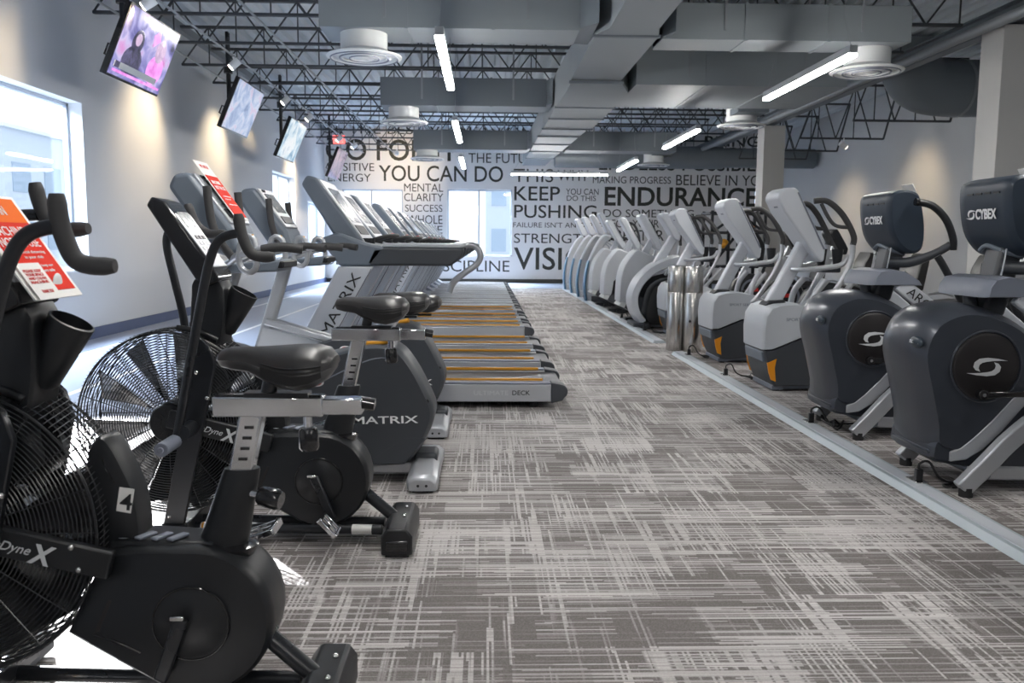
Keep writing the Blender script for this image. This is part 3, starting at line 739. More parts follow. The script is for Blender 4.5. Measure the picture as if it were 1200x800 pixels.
    # console / fan beam with the maker's lettering
    beam = part('side_beam', MB().bar((-0.36,-0.128,0.515),(0.03,-0.110,0.412),0.028,0.072,up=(0,0,1)).bar((-0.36,0.128,0.515),(0.03,0.110,0.412),0.028,0.072), M['black'], t, 0.006)
    bd = Vector((0.39,0.018,-0.103)).normalized(); bu = Vector((0,0,1)); bu = (bu-bd*bu.dot(bd)).normalized()
    og = Vector((-0.268,-0.1425,0.470))
    lettering('AirDyne', M['whiteprint'], beam, og-Vector((0,0.0,0)), bd, bu, 0.118, 0.030, shear=0.35)
    lettering('X', M['whiteprint'], beam, og+bd*0.114-bu*0.010+Vector((0,-0.001,0)), bd, bu, 0.062, 0.050, shear=0.25, weight=0.03)
    for a, b in ((-0.055,0.030),(-0.04,-0.026)):
        part('beam_bolt', MB().ball((a,-0.133,0.435+b),0.008,10,6), M['bolt'], beam)
    # crank housing
    cv = [(0.00,0.436),(0.05,0.446)] + arc(0.215,0.252,0.193,88,-118,18) + [(-0.06,0.195),(-0.105,0.225),(-0.06,0.32)]
    cover = part('crank_housing', MB().puff(cv, 0.088, (1,0.985,0.93), (0.55,0.86,1.0)), M['black'], t)
    part('housing_top', MB().loft([[(x,-w,z-0.03),(x,w,z-0.03),(x,w*0.8,z),(x,-w*0.8,z)] for x,w,z in ((0.0,0.06,0.455),(0.08,0.07,0.458),(0.17,0.07,0.452),(0.26,0.06,0.445))]), M['black'], cover, 0.006)
    part('housing_ridge', MB().tube([(-0.01,-0.074,0.425),(0.06,-0.078,0.405),(0.15,-0.079,0.415),(0.25,-0.078,0.425),(0.33,-0.076,0.385)],0.006,8,5), M['black'], cover)
    part('housing_slot', MB().prism([(-0.035,0.225),(0.005,0.315),(0.016,0.312),(-0.018,0.232)], -0.0885, -0.080), M['discblack'], cover, 0.002)
    part('housing_crease', MB().tube([(-0.035,-0.086,0.222),(0.02,-0.088,0.205),(0.08,-0.088,0.175)],0.004,6,4), M['blackgloss'], cover)
    part('rear_seam', MB().tube([(0.215+0.176*math.cos(math.radians(g)),-0.0845,0.252+0.176*math.sin(math.radians(g))) for g in range(-60,86,12)],0.0022,6,2), M['blackgloss'], cover)
    for k in range(3):
        part('top_vent', MB().box((0.085+0.04*k,-0.035,0.4605-0.002*k),(0.022,0.055,0.008),rot=(0,0,-0.5)), M['midgrey'], cover, 0.003)
    part('top_logo', MB().lathe([(0.010,0),(0.018,0.002),(0.024,0)], (0.035,-0.03,0.4585),'z',18), M['whiteprint'], cover)
    part('crank_disc', MB().lathe([(0,-0.096),(0.080,-0.096),(0.086,-0.092),(0.092,-0.092),(0.097,-0.086),(0.097,-0.07)], (0.209,0,0.252),'y',40), M['black'], t)
    part('disc_ring', MB().tube([(0.209+0.094*math.cos(q),-0.0935,0.252+0.094*math.sin(q)) for q in [2*PI*j/48 for j in range(48)]], 0.0025, 6, 1, True), M['blackgloss'], t)
    for sd in (-1, 1):
        y = sd*0.115; an = math.radians(ca_n if sd < 0 else ca_f); L = 0.165
        e = Vector((0.209+0.005+L*math.cos(an), y, 0.262+L*math.sin(an)))
        ca = part('crank_arm', MB().bar((0.195 if sd < 0 else 0.209,y,0.275 if sd < 0 else 0.252), e, 0.018, 0.034, up=(1,0,0)), M['blackmetal'], t, 0.005)
        part('crank_bolt', MB().box((0.188 if sd < 0 else 0.209, y-0.012*(-sd), 0.282 if sd < 0 else 0.252),(0.035,0.012,0.012)), M['bolt'], ca, 0.003)
        if dz > 0 or sd > 0:
            pz = max(e.z, 0.07)
            pr = (0, 0.85 if sd < 0 else -0.35, 0)
            pm = MB()
            Rm = Euler(pr).to_matrix()
            for q in (-0.042, 0.042): pm.box(Vector((e.x,y+sd*0.075,pz))+Rm@Vector((q,0,0)), (0.012,0.10,0.024), rot=Rm)
            for q in (-0.045,0.0,0.045): pm.box(Vector((e.x,y+sd*0.075+q,pz)), (0.09,0.012,0.018), rot=Rm)
            pd = part('pedal', pm, M['chrome'], t, 0.003)
            part('pedal_axle', MB().cyl((e.x,y,pz),(e.x,y+sd*0.12,pz),0.008,10), M['blackmetal'], pd)
    # rear shroud of the fan
    sh = smooth2([(-0.050,0.645),(-0.022,0.712),(0.003,0.704),(0.040,0.63),(0.064,0.56),(0.072,0.45),(0.04,0.43),(-0.015,0.44)], 3)
    shroud = part('rear_shroud', MB().puff(sh, 0.050, (1,0.96,0.80)), M['black'], t)
    if plate:
        pl = part('number_plate', MB().box((0.044,-0.0505,0.557),(0.036,0.004,0.062),rot=(0,0.18,0)), M['paper'], shroud, label='white sticker with a black number')
        lettering(plate, M['darkprint'], pl, (0.029,-0.0535,0.535), (1,0.0,-0.15), (0.15,0,1), 0.030, 0.042, weight=0.01, name='plate_number')
    part('shroud_seam', MB().tube([(-0.010,-0.046,0.68),(-0.004,-0.049,0.645),(0.018,-0.049,0.60)],0.003,6,4), M['blackgloss'], shroud)
    # seat post
    pt = MB().loft([[(0.265+r*math.cos(a)+(z-0.418)*0.27, r*0.72*math.sin(a), z) for a in [2*PI*j/24 for j in range(24)]] for z, r in ((0.405,0.064),(0.45,0.062),(0.55,0.053),(0.618,0.047),(0.626,0.044))])
    post = part('seat_tube', pt, M['black'], t)
    part('tube_collar', MB().loft([[(0.265+r*math.cos(a)+(z-0.418)*0.27, r*0.75*math.sin(a), z) for a in [2*PI*j/24 for j in range(24)]] for z, r in ((0.40,0.085),(0.425,0.09),(0.432,0.07))]), M['blackgloss'], post)
    knob(post, (0.335,-0.01,0.565), (0.425,-0.03,0.548), 0.026)
    chx = lambda z: 0.322+(z-0.626)*0.22
    sp = part('seat_post', MB().bar((chx(0.55),0,0.55),(chx(0.77+dz),0,0.77+dz),0.05,0.058,up=(1,0,0)), M['chrome'], t, 0.006)
    for k in range(4):
        z = 0.655+0.027*k; part('height_slot', MB().box((chx(z)+0.002,-0.0262,z),(0.022,0.004,0.007)), M['blackgloss'], sp)
    z0 = 0.788+dz
    sl = part('seat_slider', MB().box((0.395,0,z0),(0.275,0.06,0.050)), M['chrome'], t, 0.004)
    part('slider_rail', MB().box((0.58,0,z0),(0.10,0.050,0.040)), M['chrome'], sl, 0.003)
    part('slider_slot', MB().box((0.40,0,z0+0.026),(0.25,0.028,0.006)), M['blackgloss'], sl)
    part('slider_cap', MB().cyl((0.625,0,z0+0.008),(0.66,0,z0+0.002),0.016,14), M['blackgloss'], sl)
    knob(sl, (0.49,-0.005,z0-0.025), (0.493,-0.005,z0-0.115), 0.025)
    saddle(t, 0.270, 0.562, 0.945+dz)
    # stabilisers and floor tubes
    rs = part('rear_stabiliser', MB().prism([(0.475,0.012),(0.595,0.012),(0.595,0.085),(0.573,0.115),(0.498,0.115),(0.475,0.085)], -0.275, 0.085), M['black'], t, 0.008)
    for sd in (-1, 1):
        part('end_cap', MB().box((0.535, -0.095+sd*0.181, 0.050),(0.085,0.012,0.040)), M['blackgloss'], rs, 0.006)
        part('foot_pad', MB().box((0.535, -0.095+sd*0.14, 0.006),(0.09,0.05,0.012)), M['rubber'], rs)
    for q in (-0.115, 0.0): part('stabiliser_bolt', MB().ball((0.55,q,0.118),0.009,10,6), M['bolt'], rs)
    part('rear_strut', MB().cyl((0.36,-0.02,0.205),(0.505,-0.055,0.095),0.024,16).cyl((0.345,-0.015,0.225),(0.385,-0.027,0.185),0.033,16), M['blackmetal'], t)
    fl = part('floor_tube', MB().cyl((-0.36,-0.05,0.055),(0.46,-0.10,0.055),0.020,14).cyl((-0.36,0.05,0.055),(0.46,0.0,0.055),0.020,14), M['blackmetal'], t)
    part('warning_label', MB().cyl((-0.27,-0.0555,0.055),(-0.15,-0.0628,0.055),0.0206,14), M['paper'], fl)
    for k in range(4): part('label_stripe', MB().cyl((-0.265+0.03*k,-0.0558-0.0018*k,0.055),(-0.257+0.03*k,-0.0563-0.0018*k,0.055),0.0209,14), M['amber'], fl)
    part('white_label', MB().cyl((0.34,-0.0927,0.055),(0.42,-0.0976,0.055),0.0206,14), M['paper'], fl)
    fs = part('front_stabiliser', MB().prism([(-0.43,0.012),(-0.32,0.012),(-0.32,0.06),(-0.345,0.075),(-0.405,0.075),(-0.43,0.06)], -0.28, 0.28), M['charcoal'], t, 0.006)
    for sd in (-1, 1): part('transport_wheel', MB().lathe([(0,-0.014),(0.03,-0.014),(0.034,0),(0.03,0.014),(0,0.014)], (-0.455, sd*0.24, 0.036),'y',20), M['rubber'], fs)
    # moving arms with their pivots, pegs and grips
    def arm(sd, path, gp, pivot, dx):
        sh = lambda x, z: x + dx*max(0, (z-0.5)/0.75)
        path = [(sh(x, z), z) for x, z in path]; gp = [(sh(x, z), q, z) for x, q, z in gp]
        a = part('moving_arm', MB().tube([(x, sd*0.25, z) for x, z in path], 0.017, 14, 6), M['blackmetal'], t)
        part('arm_grip', MB().tube([(x, sd*0.25+sd*dy, z) for x, dy, z in gp], [0.015]+[0.0205]*9+[0.015], 14, 6), M['foam'], a, label='ribbed foam handle grip')
        px, pz = pivot
        part('arm_pivot', MB().cyl((px+0.028, sd*0.15, pz+0.03),(px+0.028, sd*0.262, pz+0.03),0.03,20), M['blackmetal'], a)
        part('foot_peg', MB().cyl((px, sd*0.255, pz),(px, sd*0.40, pz),0.026,18).cyl((px, sd*0.40, pz),(px, sd*0.408, pz),0.012,12), M['midgrey'], a, 0.003)
    arm(-1, [(-0.283,0.475),(-0.219,0.766),(-0.153,1.052),(-0.120,1.16),(-0.088,1.208),(-0.045,1.226),(0.0,1.23)],
        [(-0.020,0,1.300),(-0.016,0,1.255),(-0.005,0,1.208),(0.018,0,1.160),(0.055,0,1.145),(0.105,0,1.145)], (-0.29,0.455), ndx)
    arm(1, [(-0.395,0.475),(-0.414,0.827),(-0.45,1.028),(-0.478,1.17),(-0.47,1.235),(-0.44,1.262),(-0.37,1.268)],
        [(-0.385,0,1.355),(-0.372,0,1.31),(-0.35,0,1.265),(-0.31,-0.01,1.235),(-0.27,-0.03,1.228),(-0.215,-0.04,1.232)], (-0.40,0.455), fdx)
    return t

bike2 = fan_bike('black fan bike behind the nearest one, chrome seat post raised higher', (-0.87, 3.43, 0), 0.045, None, -0.012, 0.0)
bike1 = fan_bike('nearest black fan bike with a red notice lying over its console', (-0.94, 2.15, 0), 0.0, '4', 0.030, 0.085, -118, 52)

# the notice on the nearest console
def notice(label, loc, top, bot, w, y, lift, small):
    t = thing('printed_notice', label, 'notice', loc)
    top = Vector(top); bot = Vector(bot); d = (bot-top); L = d.length; d.normalize(); yv = Vector((0,1,0)); n = yv.cross(d)
    if n.x < 0: n = -n
    Rm = Matrix(((n.x,0,d.x),(0,1,0),(n.z,0,d.z)))
    c = lambda s, q, h: top+d*(L*s)+yv*q+n*h
    part('sheet', MB().box(c(0.5,0,0.0), (0.004,w,L), rot=Rm), M['paper'], t)
    part('sheet_red', MB().box(c(0.60,0,0.003), (0.002,w*0.86,L*0.66), rot=Rm), M['paperred'], t)
    part('sheet_orange', MB().box(c(0.15,0,0.003), (0.002,w*0.86,L*0.235), rot=Rm), M['paperorange'], t)
    def line(s, at, h, x0=0.07, wd=None, col='white'):
        lettering(s, M[col], t, c(at, -w/2+w*x0, 0.0048), (0,1,0), -d, wd, h, weight=0.0, name='notice_lettering', depth=0.0004)
    line("WE'RE IN", 0.20, 0.028, 0.12, w*0.5); line('MACHINE', 0.40, 0.026, 0.10, w*0.62); line('NOT IN USE', 0.51, 0.026, 0.10, w*0.74)
    line('social distancing', 0.58, 0.010, 0.36, w*0.46); line('in your club', 0.63, 0.010, 0.36, w*0.36)
    line('to help keep our', 0.71, 0.009, 0.36, w*0.44); line('members safe', 0.755, 0.009, 0.36, w*0.40)
    part('hand_print', MB().ball(c(0.86, w*0.14, 0.005), 1.0, 18, 8, (0.003, w*0.10, L*0.075)), M['white'], t)
    if small:
        part('small_card', MB().box(c(0.84,-w*0.22,0.006), (0.003,w*0.46,L*0.34), rot=Rm), M['paper'], t)
        for i, s in enumerate(('PLEASE KEEP','YOUR SPACE','AND CLEAN','MACHINE')):
            lettering(s, M['red'], t, c(0.76+0.035*i, -w*0.40, 0.0085), (0,1,0), -d, w*0.34, 0.008, weight=0.01, name='notice_lettering', depth=0.0004)
        lettering('THANK YOU', M['red'], t, c(0.955, -w*0.32, 0.0085), (0,1,0), -d, w*0.22, 0.009, name='notice_lettering', depth=0.0004)
    return t
notice('large red and orange notice propped on the nearest fan bike', (-0.94,2.15,0), (-0.283,0,1.308), (-0.115,0,1.058), 0.235, 0, 0, True)
# ---------------------------------------------------------------- treadmills
def treadmill(label, loc, strip=True, grab=False, grey=False, cx=0.0):
    t = thing('treadmill', label, 'treadmill', loc, 0, 'treadmills in the left row')
    part('deck_base', MB().box((0.0,0,0.105),(1.96,0.80,0.09)), M['black'], t, 0.004)
    part('running_belt', MB().prism([(-0.72,0.165),(1.045,0.165)]+arc(1.045,0.125,0.04,90,-60,6)+[(-0.72,0.15)], -0.27, 0.27), M['belt'], t)
    for sd in (-1, 1):
        r = part('side_rail', MB().prism([(-0.80,0.05),(0.985,0.05),(0.985,0.175),(-0.72,0.182),(-0.80,0.175)], sd*0.275, sd*0.42), M['silver'], t, 0.006)
        part('foot_strip', MB().prism([(-0.72,0.184),(0.98,0.178),(0.98,0.186),(-0.72,0.192)], sd*0.288, sd*0.405), M['silverlight'] if grey else M['midgrey'], r)
        part('rail_cap', MB().prism([(0.985,0.04),(1.07,0.06)]+arc(1.055,0.125,0.052,-60,80,6)+[(0.985,0.190)], sd*0.275, sd*0.424), M['charcoal'], r, 0.006)
        if strip: part('amber_strip', MB().box((0.10,sd*0.281,0.192),(1.66,0.020,0.020)), M['amber'], r)
        m = MB().prism([(-1.00,0.18),(-0.78,0.18),(-0.30,1.03),(-0.55,1.03)], sd*0.345, sd*0.42)
        mast = part('mast', m, M['silverlight'], t, 0.012)
        part('mast_groove', MB().bar((-0.735,sd*0.4215,0.26),(-0.315,sd*0.4215,1.01),0.004,0.006), M['midgrey'], mast)
        if sd < 0:
            d = Vector((0.25,0,0.45)).normalized()
            lettering('MATRIX', M['darkprint'], mast, (-0.628,-0.4225,0.52), d, (-d.z,0,d.x), 0.50, 0.072)
        arm = part('handrail', MB().prism([(-0.36,1.035),(0.25,1.035),(0.335,1.10),(0.35,1.165),(-0.20,1.17),(-0.30,1.16)], sd*0.34, sd*0.43), M['charcoal'], t, 0.018, 3)
        part('handrail_pad', MB().prism([(-0.24,1.168),(0.33,1.163),(0.35,1.18),(0.30,1.192),(-0.22,1.196)], sd*0.345, sd*0.425), M['shellgrey'], arm, 0.008)
    part('motor_hood', MB().loft([[(x,y,z) for y,z in ((-0.335,0.05),(0.335,0.05),(0.335,h*0.7),(0.27,h),(-0.27,h),(-0.335,h*0.7))] for x,h in ((-1.05,0.12),(-1.0,0.26),(-0.85,0.30),(-0.70,0.25),(-0.60,0.19))]), M['midgrey'], t, 0.01)
    part('cross_cowl', MB().prism([(-0.72,1.21),(-0.62,1.14),(-0.54,1.03),(-0.31,1.03),(-0.20,1.165),(-0.36,1.20),(-0.55,1.27)], -0.43, 0.43), M['bluegrey'], t, 0.02, 3)
    cn = part('console', MB().prism([(-0.97+cx,1.61),(-0.93+cx,1.675),(-0.86+cx,1.66),(-0.46+cx*0.5,1.21),(-0.47+cx*0.5,1.17),(-0.58+cx*0.6,1.15),(-0.72+cx*0.8,1.26)], -0.33, 0.33), M['bluegrey'], t, 0.02, 3)
    a = Vector((-0.86+cx,0,1.66)); b = Vector((-0.46+cx*0.5,0,1.21)); d = (b-a).normalized(); n = Vector((-d.z,0,d.x)); Rm = Matrix(((n.x,0,d.x),(0,1,0),(n.z,0,d.z)))
    part('console_bezel', MB().box(a+d*0.30+n*0.002,(0.012,0.60,0.56),rot=Rm), M['silver'] , cn, 0.004)
    part('display', MB().box(a+d*0.24+n*0.008,(0.008,0.42,0.30),rot=Rm), M['displaylit'], cn)
    part('key_panel', MB().box(a+d*0.46+n*0.008,(0.008,0.46,0.08),rot=Rm), M['darkprint'], cn)
    for q in (-0.24, 0.24):
        part('cup_holder', MB().lathe([(0.045,-0.10),(0.055,0.03),(0.045,0.03),(0.038,-0.09),(0,-0.09)], (-0.36,q,1.20),'z',20), M['black'], cn)
    bar_ = part('grip_bar', MB().tube([(-0.38,-0.20,1.20),(-0.24,-0.20,1.24),(-0.18,-0.10,1.25),(-0.18,0.10,1.25),(-0.24,0.20,1.24),(-0.38,0.20,1.20)],0.017,12,5), M['foam'], t)
    part('stop_button', MB().box((-0.20,0,1.262),(0.03,0.05,0.015)), M['red'], bar_, 0.006)
    part('wheel', MB().lathe([(0,-0.03),(0.04,-0.03),(0.046,0),(0.04,0.03),(0,0.03)],(0.62,-0.30,0.046),'y',20), M['rubber'], t)
    for x in (-0.85, 0.86):
        for sd in (-1, 1): part('foot_pad', MB().cyl((x,sd*0.34,0),(x,sd*0.34,0.06),0.03,14), M['rubber'], t)
    if grab: part('grab_bar', MB().tube([(0.28,0.385,1.15),(0.36,0.385,1.185),(0.43,0.385,1.165),(0.46,0.385,1.10),(0.43,0.385,1.03),(0.32,0.385,0.95),(0.24,0.385,0.88),(0.21,0.385,0.80)],0.026,14,5), M['silver'], t, label='curved silver grab bar at the end of the far handrail')
    return t
TX = -0.50
t1 = treadmill('nearest treadmill, closest to the grey upright bikes', (TX, 6.56, 0), True, True, cx=0.15)
lettering('ULTIMATE', M['whiteprint'], t1, (0.42,-0.4215,0.10), (1,0,0), (0,0,1), 0.25, 0.032)
lettering('DECK', M['darkprint'], t1, (0.70,-0.4215,0.10), (1,0,0), (0,0,1), 0.13, 0.034, weight=0.01)
base_tm = treadmill('second treadmill in the left row, counted from the upright bikes', (TX, 7.75, 0), True, cx=0.07)
for i, y in enumerate((8.95, 10.82, 11.97, 13.35)):
    dup(base_tm, (TX, y, 0), '%s treadmill in the left row, counted from the upright bikes' % ORD[i+2])
far_tm = treadmill('seventh treadmill in the left row, pale rails without amber strips', (TX, 14.6, 0), False, grey=True)
for i, y in enumerate((15.85, 17.1, 18.35, 19.6, 20.85, 22.1)):
    dup(far_tm, (TX, y, 0), '%s treadmill in the left row, pale rails without amber strips' % ORD[i+7])

# ---------------------------------------------------------------- upright bikes
def upright_bike(label, loc, seat_z=0.955):
    t = thing('upright_bike', label, 'exercise bike', loc, 0, 'grey upright bikes')
    sh = smooth2([(-0.45,0.12),(-0.52,0.22),(-0.48,0.36),(-0.30,0.50),(-0.05,0.60),(0.18,0.66),(0.33,0.695),(0.46,0.685),(0.54,0.60),(0.61,0.47),(0.65,0.36),(0.62,0.25),(0.56,0.15),(0.48,0.095),(0.20,0.09),(-0.20,0.09)], 3)
    s = part('drive_shell', MB().puff(sh, 0.155, (1,0.985,0.955),(0.6,0.9,1.0)), M['charcoal'], t)
    lettering('MATRIX', M['white'], s, (0.245,-0.1575,0.305), (1,0,0.02), (0,0,1), 0.325, 0.037, weight=0.012)
    part('shell_facet', MB().prism([(0.31,0.105),(0.50,0.105),(0.605,0.235),(0.50,0.235)], -0.156, -0.150), M['charcoal'], s)
    part('shell_ridge', MB().tube([(0.10,-0.153,0.52),(0.33,-0.153,0.625),(0.46,-0.151,0.62),(0.55,-0.151,0.50),(0.61,-0.150,0.38)],0.004,6,5), M['midgrey'], s)
    bd = part('side_badge', MB().lathe([(0,0.003),(0.055,0.003),(0.06,0.0)],(0,0,0),'y',24), M['white'], s, loc=(0.05,-0.157,0.525), rot=(0,0.25,0))
    bd.scale = (1,-1,0.5)
    part('badge_ring', MB().lathe([(0.030,0.006),(0.050,0.006),(0.050,0.003)],(0,0,0),'y',24), M['red'], bd)
    for x, z in ((0.615,0.42),(0.455,0.125)): part('screw', MB().cyl((x,-0.152,z),(x,-0.142,z),0.009,10), M['darkprint'], s)
    part('base_rail', MB().box((0.02,0,0.060),(1.16,0.16,0.06)), M['silver'], t, 0.012)
    for x, nm in ((0.60,'rear_foot'),(-0.60,'front_foot')):
        f = part(nm, MB().loft([[(x+dx*w, y, z) for dx, z in ((-0.075,0.012),(0.075,0.012),(0.078,h*0.7),(0.045,h),(-0.045,h),(-0.078,h*0.7))] for y, w, h in ((-0.33,0.85,0.075),(-0.30,1.0,0.092),(-0.12,0.95,0.115),(0.12,0.95,0.115),(0.30,1.0,0.092),(0.33,0.85,0.075))]), M['silver'], t, 0.008)
        part('foot_cover', MB().box((x,0,0.11),(0.12,0.17,0.06)), M['charcoal'], f, 0.02, 3)
        for q in (-0.02,0.02): part('screw', MB().cyl((x+q,-0.331,0.04),(x+q,-0.322,0.04),0.007,8), M['darkprint'], f)
        part('foot_pad', MB().box((x,-0.27,0.006),(0.10,0.06,0.012)).box((x,0.27,0.006),(0.10,0.06,0.012)), M['rubber'], f)
    m = MB().bar((-0.66,0,0.12),(-0.355,0,1.08),0.085,0.075,up=(1,0,0))
    part('mast', m, M['silver'], t, 0.02, 3)
    part('guard_tube', MB().bar((-0.49,-0.06,0.70),(0.02,-0.06,0.555),0.03,0.04).bar((-0.49,0.06,0.70),(0.02,0.06,0.555),0.03,0.04), M['silver'], t, 0.008)
    part('guard_plate', MB().prism([(-0.50,0.66),(0.0,0.535),(-0.05,0.46),(-0.54,0.54)], -0.05, 0.05), M['shellgrey'], t)
    cn = part('console', MB().prism([(-0.605,1.455),(-0.575,1.515),(-0.50,1.525),(-0.31,1.265),(-0.28,1.16),(-0.34,1.125),(-0.40,1.15)], -0.19, 0.19), M['bluegrey'], t, 0.022, 3)
    a = Vector((-0.50,0,1.525)); b = Vector((-0.31,0,1.265)); d = (b-a).normalized(); n = Vector((-d.z,0,d.x)); Rm = Matrix(((n.x,0,d.x),(0,1,0),(n.z,0,d.z)))
    part('console_bezel', MB().box(a+d*0.155+n*0.004,(0.014,0.33,0.29),rot=Rm), M['silver'], cn, 0.005)
    part('display', MB().box(a+d*0.12+n*0.012,(0.008,0.22,0.14),rot=Rm), M['displaylit'], cn)
    part('key_panel', MB().box(a+d*0.245+n*0.012,(0.008,0.26,0.05),rot=Rm), M['darkprint'], cn)
    part('speaker_dots', MB().ball(a+d*0.03+n*0.008+Vector((0,-0.10,0)),0.012,10,6).ball(a+d*0.03+n*0.008+Vector((0,-0.06,0)),0.012,10,6), M['darkprint'], cn)
    part('reading_rack', MB().prism([(-0.39,1.09),(-0.20,1.10),(-0.09,1.115),(-0.11,1.055),(-0.36,1.045)], -0.16, 0.16), M['bluegrey'], t, 0.012, 3)
    part('rack_lip', MB().box((-0.10,0,1.09),(0.05,0.30,0.035)), M['black'], t, 0.008)
    for sd in (-1, 1):
        h = part('handlebar', MB().tube([(-0.40,sd*0.08,1.06),(-0.33,sd*0.17,1.10),(-0.27,sd*0.25,1.13),(-0.20,sd*0.29,1.15),(-0.10,sd*0.30,1.17),(0.03,sd*0.29,1.165)],0.017,12,5), M['silver'], t)
        part('bull_horn', MB().tube([(-0.30,sd*0.21,1.12),(-0.35,sd*0.24,1.20),(-0.385,sd*0.25,1.30),(-0.40,sd*0.25,1.455)],0.020,12,5), M['foam'], h)
        part('side_grip', MB().tube([(-0.14,sd*0.298,1.163),(-0.05,sd*0.30,1.175),(0.045,sd*0.288,1.165)],0.022,12,4), M['foam'], h)
        part('pulse_bracket', MB().tube([(-0.255,sd*0.27,1.10),(-0.235,sd*0.275,1.215),(-0.18,sd*0.28,1.21),(-0.17,sd*0.285,1.09),(-0.21,sd*0.28,1.055)],0.015,10,3,closed=True), M['silver'], h)
        part('amber_button', MB().box((-0.195,sd*0.279,1.228),(0.028,0.020,0.012)), M['amber'], h, 0.004)
    part('seat_post', MB().bar((0.33,0,0.66),(0.45,0,0.84),0.05,0.06,up=(1,0,0)), M['silver'], t, 0.008)
    part('amber_lever', MB().tube([(0.30,-0.05,0.695),(0.36,-0.08,0.70),(0.42,-0.10,0.715)],0.014,10,4), M['amber'], t)
    saddle(t, 0.33, 0.62, seat_z)
    for sd in (-1, 1):
        an = 2.6 if sd > 0 else -0.55
        e = (0.02+0.17*math.cos(an), sd*0.20, 0.31+0.17*math.sin(an))
        c = part('crank_arm', MB().bar((0.02,sd*0.168,0.31),(e[0],sd*0.178,e[2]),0.02,0.032,up=(0,1,0)), M['midgrey'], t, 0.004)
        part('pedal', MB().box((e[0],sd*0.25,e[2]),(0.10,0.11,0.025)), M['black'], t, 0.006)
    return t
ub = upright_bike('grey upright bike behind the fan bikes, red notice standing on its console', (-0.90, 4.33, 0))
upright_bike('grey upright bike standing beside the nearest treadmill, bare console', (-0.90, 5.47, 0), 0.87)
t = thing('printed_notice', 'small red and white notice standing on the upright bike console', 'notice', (-0.90, 4.33, 0))
a = Vector((-0.53,0,1.575)); b = Vector((-0.325,0,1.29)); d = (b-a).normalized(); n = Vector((-d.z,0,d.x)); Rm = Matrix(((n.x,0,d.x),(0,1,0),(n.z,0,d.z))); L = (b-a).length
o = lambda s, q, h: a+d*(L*s)+Vector((0,q,0))+n*(0.024+h)
part('sheet', MB().box(o(0.5,0,0),(0.003,0.21,L),rot=Rm), M['paper'], t)
part('sheet_red', MB().box(o(0.60,0,0.003),(0.002,0.185,L*0.70),rot=Rm), M['paperred'], t)
for s, at, h, q, w in (('MACHINE',0.40,0.022,-0.075,0.13),('NOT IN USE',0.49,0.022,-0.08,0.15),('social distancing',0.62,0.010,-0.06,0.12),('in your club',0.67,0.010,-0.06,0.09),('to help our members',0.76,0.010,-0.06,0.13),('WE ARE IN',0.13,0.020,-0.08,0.12)):
    lettering(s, M['white'] if at > 0.3 else M['red'], t, o(at,q,0.006), (0,1,0), -d, w, h, weight=0.008, name='notice_lettering', depth=0.0004)
# ---------------------------------------------------------------- arc trainers
def swirl(parent, c, s, m, y):
    """two interlocking crescents around a hole"""
    def cres(rot):
        out = [(1.0,.30),(.5,.40),(.0,.45),(-.4,.40),(-.63,.23),(-.68,.0),(-.55,-.16),(-.33,-.23),(-.42,-.06),(-.38,.10),(-.25,.20),(-.05,.25),(.3,.29),(.6,.30)]
        return [(c[0]+s*q*rot, c[1]+s*p*rot) for q, p in out]
    mb = MB()
    for rot in (1, -1):
        p = cres(rot); mb.prism(p, y-0.0006, y+0.0006)
    return part('swirl_emblem', mb, m, parent)

